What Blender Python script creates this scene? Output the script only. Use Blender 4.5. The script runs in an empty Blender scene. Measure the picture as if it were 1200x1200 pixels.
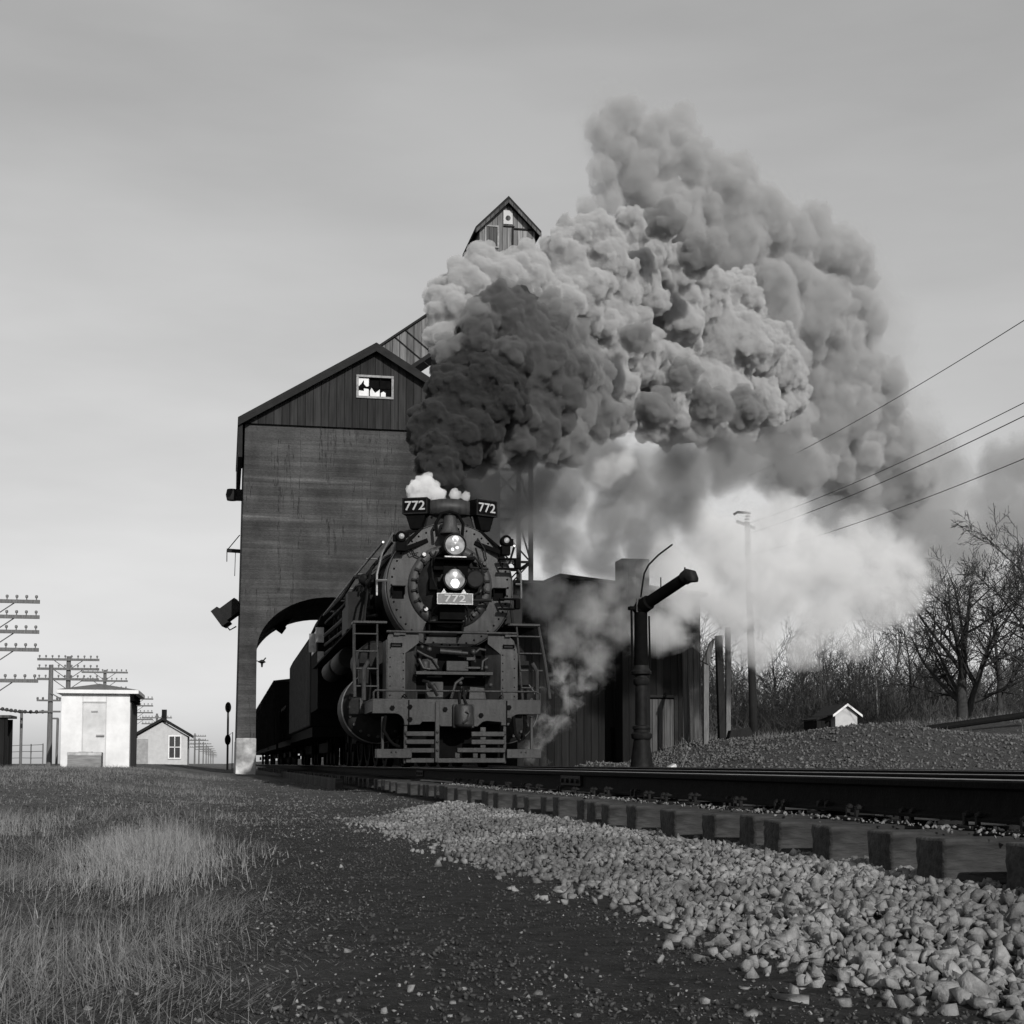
import bpy, bmesh, math, random
import numpy as np
from mathutils import Vector, Matrix
R = math.radians
SC = bpy.context.scene
COL = SC.collection
random.seed(7)

# ------------------------------------------------------------------ camera
F = 1714.0                 # focal length in pixels of a 1200 px picture
YAW = R(11.15)             # the track runs along +Y, the camera looks a little to its right
PITCH = R(4.0)
CAMZ = 0.55
CY = 895 - F * math.tan(PITCH)
cam_d = bpy.data.cameras.new('camera')
cam = bpy.data.objects.new('camera', cam_d)
COL.objects.link(cam)
cam.location = (0, 0, CAMZ)
cam.rotation_euler = (R(90) + PITCH, 0, -YAW)
cam_d.sensor_width = 36
cam_d.lens = F / 1200 * 36
cam_d.shift_y = (CY - 600) / 1200
cam_d.clip_start = 0.05
cam_d.clip_end = 6000
SC.camera = cam

# ------------------------------------------------------------------ sky, sun, exposure
SUN_EL, SUN_AZ = R(25), R(170)     # azimuth clockwise from +Y
W = bpy.data.worlds.new('World')
SC.world = W
W.use_nodes = True
nt = W.node_tree
nt.nodes.clear()
sky = nt.nodes.new('ShaderNodeTexSky')
sky.sky_type = 'NISHITA'
sky.sun_disc = False
sky.sun_elevation = SUN_EL
sky.sun_rotation = SUN_AZ
sky.air_density = 1.0
sky.dust_density = 1.2
sepc = nt.nodes.new('ShaderNodeVectorMath')     # a black and white photograph: one grey from the sky's colours
sepc.operation = 'DOT_PRODUCT'
sepc.inputs[1].default_value = (0.25, 0.45, 0.30)
bg = nt.nodes.new('ShaderNodeBackground')
bg.inputs['Strength'].default_value = 0.15
wo = nt.nodes.new('ShaderNodeOutputWorld')
nt.links.new(sky.outputs[0], sepc.inputs[0])
filmc = nt.nodes.new('ShaderNodeMath')           # the film's softer response to the bright sky
filmc.operation = 'POWER'
filmc.inputs[1].default_value = 0.62
nt.links.new(sepc.outputs['Value'], filmc.inputs[0])
wtc = nt.nodes.new('ShaderNodeTexCoord')
wmp = nt.nodes.new('ShaderNodeMapping')
wmp.inputs['Scale'].default_value = (2.2, 2.2, 9.0)
wno = nt.nodes.new('ShaderNodeTexNoise')        # thin high cloud
wno.inputs['Scale'].default_value = 1.6
wno.inputs['Detail'].default_value = 5
wmr = nt.nodes.new('ShaderNodeMapRange')
wmr.inputs[1].default_value = 0.35
wmr.inputs[2].default_value = 0.75
wmr.inputs[3].default_value = 1.03
wmr.inputs[4].default_value = 0.86
wmu = nt.nodes.new('ShaderNodeMath')
wmu.operation = 'MULTIPLY'
nt.links.new(wtc.outputs['Generated'], wmp.inputs[0])
nt.links.new(wmp.outputs[0], wno.inputs['Vector'])
nt.links.new(wno.outputs[0], wmr.inputs[0])
nt.links.new(filmc.outputs[0], wmu.inputs[0])
nt.links.new(wmr.outputs[0], wmu.inputs[1])
nt.links.new(wmu.outputs[0], bg.inputs[0])
nt.links.new(bg.outputs[0], wo.inputs[0])

sun_d = bpy.data.lights.new('sun', 'SUN')
sun = bpy.data.objects.new('sun', sun_d)
COL.objects.link(sun)
sun_d.energy = 2.75
sun_d.angle = R(0.53)
sun_d.color = (1.0, 0.985, 0.965)
to_sun = Vector((math.sin(SUN_AZ) * math.cos(SUN_EL), math.cos(SUN_AZ) * math.cos(SUN_EL), math.sin(SUN_EL)))
sun.rotation_euler = to_sun.to_track_quat('Z', 'Y').to_euler()
sun.location = to_sun * 60

SC.view_settings.view_transform = 'Standard'
SC.view_settings.look = 'None'
SC.view_settings.exposure = 0.73
SC.view_settings.gamma = 1.0
SC.cycles.volume_bounces = 4
SC.cycles.max_bounces = 8
SC.cycles.diffuse_bounces = 3
SC.cycles.transparent_max_bounces = 32
SC.cycles.volume_step_rate = 0.6
SC.cycles.volume_max_steps = 96
SC.cycles.use_denoising = True


def P(px, py, D):
    """world point seen at photo pixel (px, py) at horizontal depth D along the view direction"""
    u = (px - 600) / F
    v = (CY - py) / F
    cp, sp = math.cos(PITCH), math.sin(PITCH)
    fwd = Vector((math.sin(YAW) * cp, math.cos(YAW) * cp, sp))
    up = Vector((-math.sin(YAW) * sp, -math.cos(YAW) * sp, cp))
    rt = Vector((math.cos(YAW), -math.sin(YAW), 0))
    d = fwd + rt * u + up * v
    t = D / (cp - v * sp)
    return Vector((0, 0, CAMZ)) + d * t


def S(D):
    return D / F           # metres per pixel at depth D


# ------------------------------------------------------------------ materials
def mat(name, v, rough=0.75, var=0.25, scale=6.0, bump=0.25, bscale=30.0, stretch=(1, 1, 1), metal=0.0, spec=0.3,
        coord='Object', stains=0.0):
    m = bpy.data.materials.new(name)
    m.use_nodes = True
    t = m.node_tree
    n, l = t.nodes, t.links
    b = n['Principled BSDF']
    b.inputs['Roughness'].default_value = rough
    b.inputs['Metallic'].default_value = metal
    b.inputs['Specular IOR Level'].default_value = spec
    tc = n.new('ShaderNodeTexCoord')
    mp = n.new('ShaderNodeMapping')
    mp.inputs['Scale'].default_value = stretch
    l.new(tc.outputs[coord], mp.inputs[0])
    no = n.new('ShaderNodeTexNoise')
    no.inputs['Scale'].default_value = scale
    no.inputs['Detail'].default_value = 6
    no.inputs['Roughness'].default_value = 0.65
    l.new(mp.outputs[0], no.inputs['Vector'])
    cr = n.new('ShaderNodeMapRange')
    cr.inputs[1].default_value = 0.3
    cr.inputs[2].default_value = 0.7
    cr.inputs[3].default_value = v * (1 - var)
    cr.inputs[4].default_value = v * (1 + var)
    l.new(no.outputs[0], cr.inputs[0])
    out = cr.outputs[0]
    if stains:
        n3 = n.new('ShaderNodeTexNoise')
        n3.inputs['Scale'].default_value = 0.9
        n3.inputs['Detail'].default_value = 5
        l.new(tc.outputs[coord], n3.inputs['Vector'])
        c3 = n.new('ShaderNodeMapRange')
        c3.inputs[1].default_value = 0.4
        c3.inputs[2].default_value = 0.65
        c3.inputs[3].default_value = 1 - stains
        c3.inputs[4].default_value = 1 + stains * 0.4
        l.new(n3.outputs[0], c3.inputs[0])
        mu = n.new('ShaderNodeMath')
        mu.operation = 'MULTIPLY'
        l.new(out, mu.inputs[0])
        l.new(c3.outputs[0], mu.inputs[1])
        out = mu.outputs[0]
    l.new(out, b.inputs['Base Color'])
    if bump:
        n2 = n.new('ShaderNodeTexNoise')
        n2.inputs['Scale'].default_value = bscale
        n2.inputs['Detail'].default_value = 5
        l.new(mp.outputs[0], n2.inputs['Vector'])
        bp = n.new('ShaderNodeBump')
        bp.inputs['Strength'].default_value = bump
        bp.inputs['Distance'].default_value = 0.02
        l.new(n2.outputs[0], bp.inputs['Height'])
        l.new(bp.outputs[0], b.inputs['Normal'])
    return m


def boards(name, v, width=0.18, axis=0, var=0.3, rough=0.85, gap=0.08):
    """vertical boards: a tone per board, dark joints, streaks along the grain"""
    m = bpy.data.materials.new(name)
    m.use_nodes = True
    t = m.node_tree
    n, l = t.nodes, t.links
    b = n['Principled BSDF']
    b.inputs['Roughness'].default_value = rough
    b.inputs['Specular IOR Level'].default_value = 0.15
    tc = n.new('ShaderNodeTexCoord')
    sx = n.new('ShaderNodeSeparateXYZ')
    l.new(tc.outputs['Object'], sx.inputs[0])
    dv = n.new('ShaderNodeMath'); dv.operation = 'DIVIDE'; dv.inputs[1].default_value = width
    if axis == 3:
        ad = n.new('ShaderNodeMath'); ad.operation = 'ADD'
        l.new(sx.outputs[0], ad.inputs[0]); l.new(sx.outputs[1], ad.inputs[1])
        l.new(ad.outputs[0], dv.inputs[0])
    else:
        l.new(sx.outputs[axis], dv.inputs[0])
    fl = n.new('ShaderNodeMath'); fl.operation = 'FLOOR'
    l.new(dv.outputs[0], fl.inputs[0])
    wn = n.new('ShaderNodeTexWhiteNoise'); wn.noise_dimensions = '1D'
    l.new(fl.outputs[0], wn.inputs['W'])
    fr = n.new('ShaderNodeMath'); fr.operation = 'FRACT'
    l.new(dv.outputs[0], fr.inputs[0])
    pp = n.new('ShaderNodeMath'); pp.operation = 'PINGPONG'; pp.inputs[1].default_value = 0.5
    l.new(fr.outputs[0], pp.inputs[0])
    gp = n.new('ShaderNodeMapRange')
    gp.inputs[1].default_value = 0.0; gp.inputs[2].default_value = gap
    l.new(pp.outputs[0], gp.inputs[0])
    mp = n.new('ShaderNodeMapping')
    mp.inputs['Scale'].default_value = (14, 14, 0.9) if axis != 2 else (0.9, 0.9, 14)
    l.new(tc.outputs['Object'], mp.inputs[0])
    no = n.new('ShaderNodeTexNoise'); no.inputs['Scale'].default_value = 1.0; no.inputs['Detail'].default_value = 7
    l.new(mp.outputs[0], no.inputs['Vector'])
    a = n.new('ShaderNodeMapRange')
    a.inputs[3].default_value = 1 - var; a.inputs[4].default_value = 1 + var
    l.new(wn.outputs[0], a.inputs[0])
    c = n.new('ShaderNodeMapRange')
    c.inputs[1].default_value = 0.3; c.inputs[2].default_value = 0.7
    c.inputs[3].default_value = v * 0.6; c.inputs[4].default_value = v * 1.35
    l.new(no.outputs[0], c.inputs[0])
    m1 = n.new('ShaderNodeMath'); m1.operation = 'MULTIPLY'
    l.new(a.outputs[0], m1.inputs[0]); l.new(c.outputs[0], m1.inputs[1])
    g2 = n.new('ShaderNodeMapRange'); g2.inputs[3].default_value = 0.25; g2.inputs[4].default_value = 1
    l.new(gp.outputs[0], g2.inputs[0])
    m2 = n.new('ShaderNodeMath'); m2.operation = 'MULTIPLY'
    l.new(m1.outputs[0], m2.inputs[0]); l.new(g2.outputs[0], m2.inputs[1])
    l.new(m2.outputs[0], b.inputs['Base Color'])
    bp = n.new('ShaderNodeBump'); bp.inputs['Strength'].default_value = 0.7; bp.inputs['Distance'].default_value = 0.02
    l.new(gp.outputs[0], bp.inputs['Height'])
    l.new(bp.outputs[0], b.inputs['Normal'])
    return m


def concrete_mat():
    """old board-formed concrete: horizontal form lines, lighter lift seams, vertical cracks, soot"""
    m = bpy.data.materials.new('sooty_concrete')
    m.use_nodes = True
    t = m.node_tree
    n, l = t.nodes, t.links
    b = n['Principled BSDF']
    b.inputs['Roughness'].default_value = 0.9
    b.inputs['Specular IOR Level'].default_value = 0.15
    tc = n.new('ShaderNodeTexCoord')

    def noise(sc, scale, det=5, rough=0.6):
        mp = n.new('ShaderNodeMapping'); mp.inputs['Scale'].default_value = sc
        l.new(tc.outputs['Object'], mp.inputs[0])
        no = n.new('ShaderNodeTexNoise'); no.inputs['Scale'].default_value = scale
        no.inputs['Detail'].default_value = det; no.inputs['Roughness'].default_value = rough
        l.new(mp.outputs[0], no.inputs['Vector'])
        return no.outputs[0]

    def rng(x, a, bb, c, d):
        r = n.new('ShaderNodeMapRange')
        for i, q in enumerate((a, bb, c, d)):
            r.inputs[i + 1].default_value = q
        l.new(x, r.inputs[0])
        return r.outputs[0]

    def op(o, x, y):
        q = n.new('ShaderNodeMath'); q.operation = o
        for i, z in enumerate((x, y)):
            if isinstance(z, float):
                q.inputs[i].default_value = z
            else:
                l.new(z, q.inputs[i])
        return q.outputs[0]
    lines = noise((0.35, 0.35, 7.0), 1.0, 6, 0.7)
    big = noise((1, 1, 0.7), 0.5, 7, 0.65)
    fine = noise((1, 1, 2.2), 9.0, 6, 0.75)
    seams = noise((0.10, 0.10, 1.6), 1.0, 3)
    cracks = noise((1.1, 1.1, 0.07), 1.0, 6, 0.7)
    sz = n.new('ShaderNodeSeparateXYZ')
    l.new(tc.outputs['Object'], sz.inputs[0])
    dv = op('DIVIDE', sz.outputs[2], 0.17)
    wn = n.new('ShaderNodeTexWhiteNoise'); wn.noise_dimensions = '1D'
    l.new(op('FLOOR', dv, 0.0), wn.inputs['W'])
    fr_ = op('FRACT', dv, 0.0)
    joint = rng(fr_, 0.0, 0.10, 0.72, 1.0)
    val = rng(lines, 0.3, 0.7, 0.031, 0.052)
    val = op('MULTIPLY', val, rng(wn.outputs[0], 0.0, 1.0, 0.82, 1.18))
    val = op('MULTIPLY', val, joint)
    val = op('MULTIPLY', val, rng(big, 0.35, 0.65, 0.58, 1.4))
    val = op('MULTIPLY', val, rng(fine, 0.3, 0.7, 0.7, 1.35))
    val = op('MULTIPLY', val, rng(seams, 0.58, 0.68, 1.0, 2.1))
    ck = op('SUBTRACT', cracks, 0.5)
    ck = op('ABSOLUTE', ck, 0.0)
    val = op('MULTIPLY', val, rng(op('ADD', ck, rng(big, 0.42, 0.52, 0.03, 0.0)), 0.0, 0.011, 0.3, 1.0))
    l.new(val, b.inputs['Base Color'])
    bp = n.new('ShaderNodeBump'); bp.inputs['Strength'].default_value = 0.5; bp.inputs['Distance'].default_value = 0.03
    l.new(op('ADD', lines, fine), bp.inputs['Height'])
    l.new(bp.outputs[0], b.inputs['Normal'])
    return m


M = {}
M['loco'] = mat('loco_black_paint', 0.009, 0.6, 0.5, 7, 0.2, 40, spec=0.10, stains=0.35)
M['smokebox'] = mat('smokebox_graphite', 0.030, 0.5, 0.5, 5, 0.3, 60, spec=0.28, stains=0.45, stretch=(2.5, 2.5, 0.5))
M['loco_dark'] = mat('near_black_iron', 0.0035, 0.8, 0.4, 6, 0.2, 40, spec=0.03)  # near-black copy of the iron, shade of the flanks put into the colour
M['deck'] = mat('pilot_grey_iron', 0.021, 0.5, 0.55, 6, 0.3, 40, spec=0.28, stains=0.45, stretch=(2.5, 2.5, 0.6))
M['steel'] = mat('worn_steel', 0.18, 0.35, 0.3, 9, 0.1, 40, metal=0.7)
M['white_paint'] = mat('white_lettering', 0.3, 0.6, 0.08, 20, 0)
M['plate'] = mat('cast_plate_grey', 0.10, 0.5, 0.2, 20, 0.1)
M['rail'] = mat('rusty_rail_side', 0.006, 0.85, 0.35, 12, 0.3, 60, spec=0.06)
M['rail_top'] = mat('worn_rail_top', 0.4, 0.35, 0.25, 3, 0.05, 40, metal=0.6, stretch=(8, 0.4, 1))
M['tie'] = mat('creosoted_timber', 0.032, 0.9, 0.7, 7, 0.5, 18, stretch=(0.7, 3, 3), stains=0.6)
M['stone'] = mat('ballast_limestone', 0.15, 0.9, 0.65, 13, 0.3, 120, coord='Object', stains=0.45)
M['rubble'] = mat('coal_rubble', 0.07, 0.9, 0.9, 9, 0.3, 60, coord='Object')
M['pebble'] = mat('pebbles', 0.13, 0.9, 0.85, 24, 0.2, 90)
M['straw'] = mat('dead_straw', 0.07, 0.85, 0.8, 20, 0)
M['tuft'] = mat('pale_tuft_grass', 0.155, 0.8, 0.6, 22, 0)
M['clinker'] = mat('clinker', 0.035, 0.9, 0.85, 30, 0.2, 90)
M['grass'] = mat('dry_grass', 0.11, 0.8, 0.75, 22.0, 0)
M['concrete'] = concrete_mat()
M['limewash'] = mat('flaking_limewash', 0.42, 0.9, 0.5, 2.2, 0.5, 14, stains=0.5)
M['gable'] = boards('gable_boards', 0.020, 0.30, 0)
M['roof'] = mat('tarred_roof', 0.010, 0.9, 0.4, 3, 0.4, 25)
M['house_boards'] = boards('headhouse_boards', 0.15, 0.22, 0)
M['gallery'] = boards('gallery_boards', 0.10, 0.30, 0)
M['dark_boards'] = boards('sooty_shed_boards', 0.008, 0.24, 0, var=0.45)
M['grey_boards'] = boards('grey_shed_boards', 0.06, 0.2, 0)
M['white_wall'] = mat('white_boards', 0.58, 0.8, 0.1, 3, 0.15, 12, stains=0.12)
M['cream_wall'] = mat('pale_siding', 0.36, 0.8, 0.12, 3, 0.15, 12)
M['dark_side'] = boards('dark_side_boards', 0.09, 0.14, 1)
M['door_grey'] = mat('grey_door', 0.22, 0.8, 0.2, 4, 0.1)
M['shingle'] = mat('weathered_shingles', 0.12, 0.9, 0.35, 6, 0.4, 18)
M['pole'] = mat('weathered_pole', 0.10, 0.9, 0.35, 4, 0.4, 20, stretch=(6, 6, 0.6))
M['dark_pole'] = mat('dark_pole', 0.007, 0.9, 0.35, 4, 0.4, 20, stretch=(6, 6, 0.6))
M['wire'] = mat('wire', 0.03, 0.7, 0.1, 4, 0)
M['bark'] = mat('bark', 0.025, 0.95, 0.4, 5, 0.5, 20)
M['bark_pale'] = mat('pale_bark', 0.13, 0.95, 0.4, 5, 0.3, 20)
M['thicket'] = mat('thicket_twigs', 0.042, 0.95, 0.5, 0.8, 0)
M['glass_dark'] = mat('dark_glass', 0.02, 0.15, 0.2, 5, 0, spec=0.6)
M['insul'] = mat('insulator', 0.08, 0.4, 0.2, 5, 0)


def lamp_mat(name, strength):
    m = bpy.data.materials.new(name)
    m.use_nodes = True
    t = m.node_tree
    b = t.nodes['Principled BSDF']
    b.inputs['Base Color'].default_value = (0.10, 0.10, 0.10, 1)
    b.inputs['Roughness'].default_value = 0.2
    no = t.nodes.new('ShaderNodeTexNoise')
    no.inputs['Scale'].default_value = 9
    tc = t.nodes.new('ShaderNodeTexCoord')
    t.links.new(tc.outputs['Object'], no.inputs['Vector'])
    mr = t.nodes.new('ShaderNodeMapRange')
    mr.inputs[1].default_value = 0.35
    mr.inputs[2].default_value = 0.65
    mr.inputs[3].default_value = strength * 0.15
    mr.inputs[4].default_value = strength
    t.links.new(no.outputs[0], mr.inputs[0])
    b.inputs['Emission Color'].default_value = (1, 1, 1, 1)
    t.links.new(mr.outputs[0], b.inputs['Emission Strength'])
    return m


M['lamp'] = lamp_mat('headlight_glass', 0.16)  # bright patches on the lens glass put in as patchy glow
M['lamp_spot'] = lamp_mat('glowing_spot', 1.6)


# ------------------------------------------------------------------ mesh builder
class MB:
    def __init__(s):
        s.v, s.f = [], []

    def add(s, vs, fs):
        o = len(s.v)
        s.v += [tuple(q) for q in vs]
        s.f += [tuple(i + o for i in q) for q in fs]
        return s

    def box(s, c, d, rz=0.0, mtx=None):
        x, y, z = d[0] / 2, d[1] / 2, d[2] / 2
        vs = [Vector(q) for q in ((-x, -y, -z), (x, -y, -z), (x, y, -z), (-x, y, -z), (-x, -y, z), (x, -y, z), (x, y, z), (-x, y, z))]
        if mtx is None:
            mtx = Matrix.Rotation(rz, 3, 'Z')
        vs = [mtx @ q + Vector(c) for q in vs]
        return s.add(vs, [(0, 3, 2, 1), (4, 5, 6, 7), (0, 1, 5, 4), (1, 2, 6, 5), (2, 3, 7, 6), (3, 0, 4, 7)])

    def span(s, a, b):
        a, b = Vector(a), Vector(b)
        return s.box((a + b) / 2, b - a)

    def beam(s, p0, p1, w, h, up=(0, 0, 1)):
        p0, p1 = Vector(p0), Vector(p1)
        d = (p1 - p0)
        L = d.length
        d.normalize()
        u = Vector(up)
        if abs(d.dot(u)) > 0.99:
            u = Vector((0, 1, 0))
        r = d.cross(u).normalized()
        u = r.cross(d)
        m = Matrix((r, d, u)).transposed()
        return s.box((p0 + p1) / 2, (w, L, h), mtx=m)

    def tube(s, pts, r, n=8, caps=True):
        pts = [Vector(p) for p in pts]
        k = len(pts)
        rs = r if isinstance(r, (list, tuple)) else [r] * k
        vs, fs = [], []
        prev = None
        for i, p in enumerate(pts):
            d = (pts[min(i + 1, k - 1)] - pts[max(i - 1, 0)]).normalized()
            if prev is None:
                a = Vector((0, 0, 1)) if abs(d.z) < 0.9 else Vector((1, 0, 0))
                e1 = d.cross(a).normalized()
            else:
                e1 = (prev - d * prev.dot(d)).normalized()
            prev = e1
            e2 = d.cross(e1)
            for j in range(n):
                t = 2 * math.pi * j / n
                vs.append(p + (e1 * math.cos(t) + e2 * math.sin(t)) * rs[i])
        for i in range(k - 1):
            for j in range(n):
                a, b = i * n + j, i * n + (j + 1) % n
                fs.append((a, b, b + n, a + n))
        if caps:
            fs.append(tuple(range(n - 1, -1, -1)))
            fs.append(tuple(range((k - 1) * n, k * n)))
        return s.add(vs, fs)

    def lathe(s, prof, o, axis='Z', n=32, caps=True):
        """prof: list of (r, t); t runs along the axis"""
        vs, fs = [], []
        o = Vector(o)
        for r, t in prof:
            for j in range(n):
                a = 2 * math.pi * j / n
                if axis == 'Z':
                    q = Vector((r * math.cos(a), r * math.sin(a), t))
                elif axis == 'Y':
                    q = Vector((r * math.cos(a), t, r * math.sin(a)))
                else:
                    q = Vector((t, r * math.cos(a), r * math.sin(a)))
                vs.append(o + q)
        for i in range(len(prof) - 1):
            for j in range(n):
                a, b = i * n + j, i * n + (j + 1) % n
                fs.append((a, b, b + n, a + n))
        if caps:
            fs.append(tuple(range(n - 1, -1, -1)))
            k = len(prof)
            fs.append(tuple(range((k - 1) * n, k * n)))
        return s.add(vs, fs)

    def prism(s, poly, y0, y1, axis='Y'):
        n = len(poly)
        def q(a, b, t):
            return (a, t, b) if axis == 'Y' else ((t, a, b) if axis == 'X' else (a, b, t))
        vs = [q(a, b, y0) for a, b in poly] + [q(a, b, y1) for a, b in poly]
        fs = [tuple(range(n)), tuple(range(2 * n - 1, n - 1, -1))]
        for i in range(n):
            j = (i + 1) % n
            fs.append((i, i + n, j + n, j))
        return s.add(vs, fs)

    def ball(s, c, r, n=8, m=6, sq=(1, 1, 1)):
        vs, fs = [], []
        c = Vector(c)
        for i in range(m + 1):
            th = math.pi * i / m
            for j in range(n):
                a = 2 * math.pi * j / n
                vs.append(c + Vector((math.sin(th) * math.cos(a) * sq[0], math.sin(th) * math.sin(a) * sq[1], math.cos(th) * sq[2])) * r)
        for i in range(m):
            for j in range(n):
                a, b = i * n + j, i * n + (j + 1) % n
                fs.append((a, a + n, b + n, b))
        return s.add(vs, fs)

    def build(s, name, m, parent=None, bevel=0.0, loc=(0, 0, 0), smooth=True, label=None):
        me = bpy.data.meshes.new(name)
        me.from_pydata(s.v, [], s.f)
        bm = bmesh.new()
        bm.from_mesh(me)
        bmesh.ops.recalc_face_normals(bm, faces=bm.faces)
        bm.to_mesh(me)
        bm.free()
        me.materials.append(m)
        if smooth:
            me.shade_smooth()
            me.set_sharp_from_angle(angle=R(35))
        o = bpy.data.objects.new(name, me)
        o.location = loc
        COL.objects.link(o)
        if parent is not None:
            o.parent = parent
        if bevel:
            b = o.modifiers.new('bevel', 'BEVEL')
            b.width = bevel
            b.segments = 2
            b.limit_method = 'ANGLE'
            b.angle_limit = R(40)
        if label:
            o['label'] = label
        return o


def npmesh(name, v, f, m, parent=None, smooth=False):
    """v (N,3) and f (M,k) numpy arrays; one polygon size"""
    me = bpy.data.meshes.new(name)
    k = f.shape[1]
    me.vertices.add(len(v))
    me.vertices.foreach_set('co', np.ascontiguousarray(v, np.float32).ravel())
    me.loops.add(f.size)
    me.loops.foreach_set('vertex_index', np.ascontiguousarray(f, np.int32).ravel())
    me.polygons.add(len(f))
    me.polygons.foreach_set('loop_start', np.arange(0, f.size, k, dtype=np.int32))
    me.update(calc_edges=True)
    me.validate()
    if m:
        me.materials.append(m)
    if smooth:
        me.shade_smooth()
    o = bpy.data.objects.new(name, me)
    COL.objects.link(o)
    if parent is not None:
        o.parent = parent
    return o


def tag(o, label, cat, group=None, kind=None):
    o['label'] = label
    o['category'] = cat
    if group:
        o['group'] = group
    if kind:
        o['kind'] = kind
    return o


def thing(name, loc, label, cat, group=None, rz=0.0):
    o = bpy.data.objects.new(name, None)
    o.empty_display_size = 0.2
    COL.objects.link(o)
    o.location = loc
    o.rotation_euler = (0, 0, rz)
    return tag(o, label, cat, group)


def copy_tree(o, parent=None):
    c = o.copy()
    COL.objects.link(c)
    if parent is not None:
        c.parent = parent
    for ch in list(o.children):
        copy_tree(ch, c)
    return c


def text_mesh(body, size, m, parent, loc, rot, name='numerals', ext=0.004, sx=1.0):
    cu = bpy.data.curves.new('t', 'FONT')
    cu.body = body
    cu.size = size
    cu.extrude = ext
    cu.offset = size * 0.012
    cu.align_x = 'CENTER'
    cu.align_y = 'CENTER'
    tmp = bpy.data.objects.new('t', cu)
    COL.objects.link(tmp)
    dg = bpy.context.evaluated_depsgraph_get()
    me = bpy.data.meshes.new_from_object(tmp.evaluated_get(dg))
    bpy.data.objects.remove(tmp)
    me.name = name
    me.materials.clear()
    me.materials.append(m)
    o = bpy.data.objects.new(name, me)
    o.location = loc
    o.rotation_euler = rot
    o.scale = (sx, 1, 1)
    COL.objects.link(o)
    o.parent = parent
    return o


# ------------------------------------------------------------------ noise helpers (numpy)
_rs = np.random.RandomState(3)
_perm = _rs.rand(256, 256)


def vnoise(x, y):
    xi, yi = np.floor(x).astype(int), np.floor(y).astype(int)
    fx, fy = x - xi, y - yi
    fx = fx * fx * (3 - 2 * fx)
    fy = fy * fy * (3 - 2 * fy)
    a = _perm[xi % 256, yi % 256]
    b = _perm[(xi + 1) % 256, yi % 256]
    c = _perm[xi % 256, (yi + 1) % 256]
    d = _perm[(xi + 1) % 256, (yi + 1) % 256]
    return (a * (1 - fx) + b * fx) * (1 - fy) + (c * (1 - fx) + d * fx) * fy


def fbm(x, y, o=4):
    s, a, t = 0, 0.5, 0
    for i in range(o):
        s = s + a * vnoise(x * 2 ** i + 17 * i, y * 2 ** i + 31 * i)
        t += a
        a *= 0.5
    return s / t


def sm(a, b, x):
    t = np.clip((x - a) / (b - a), 0, 1)
    return t * t * (3 - 2 * t)


# ------------------------------------------------------------------ terrain
TX = 4.03                    # centre of the main track
ZR = 0.482                   # rail top
TIE_TOP = 0.27
TIE_L = 2.6
T2X = 8.05                   # second track


def ground_z(x, y):
    x = np.asarray(x, float)
    y = np.asarray(y, float)
    left = 0.42 * sm(9, 34, y) * sm(1.2, -3.5, x) + 0.16 * sm(12, 55, y) * sm(-4, 2, x) * sm(2.6, 1.0, x)
    left = left + 0.05 * (fbm(x * 0.5 + 5, y * 0.5) - 0.5) * sm(1.3, 0.2, x)
    left = left + 0.10 * sm(40, 70, y) * sm(0, -6, x)
    bed = 0.045 + 0.0 * x
    t = sm(1.45, 2.75, x)
    z = left * (1 - t) + bed * t
    # between and beyond the tracks the ballast is filled higher
    z = z + 0.19 * sm(3.2, 4.4, x)
    far = 0.10 + 0.95 * sm(10.8, 15.5, x) * sm(30, 36.5, y) + (0.30 * sm(14, 22, x) + 0.75 * sm(21.5, 30, x)) * sm(41, 51, y)
    far = far + 0.32 * np.exp(-(((x - 16.8) / 2.2) ** 2 + ((y - 35.5) / 2.0) ** 2)) + 0.12 * np.exp(-(((x - 12.6) / 1.0) ** 2 + ((y - 34.5) / 1.5) ** 2))
    bump = 0.45 * np.exp(-(((x - 9.9) / 1.2) ** 2 + ((y - 41) / 1.6) ** 2))
    z = z + (far + bump + 0.22 * (fbm(x * 0.35, y * 0.35) - 0.5)) * sm(9.2, 11.2, x) * sm(15, 28, y)
    z = z + 0.035 * (fbm(x * 2.3, y * 2.3, 3) - 0.5) * sm(1.45, 0.5, x)
    return z


def gz(x, y):
    return float(ground_z(x, y))


def axis_pts(segs):
    out = []
    for a, b, st in segs:
        out.append(np.arange(a, b, st))
    out.append(np.array([segs[-1][1]]))
    return np.concatenate(out)


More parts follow.
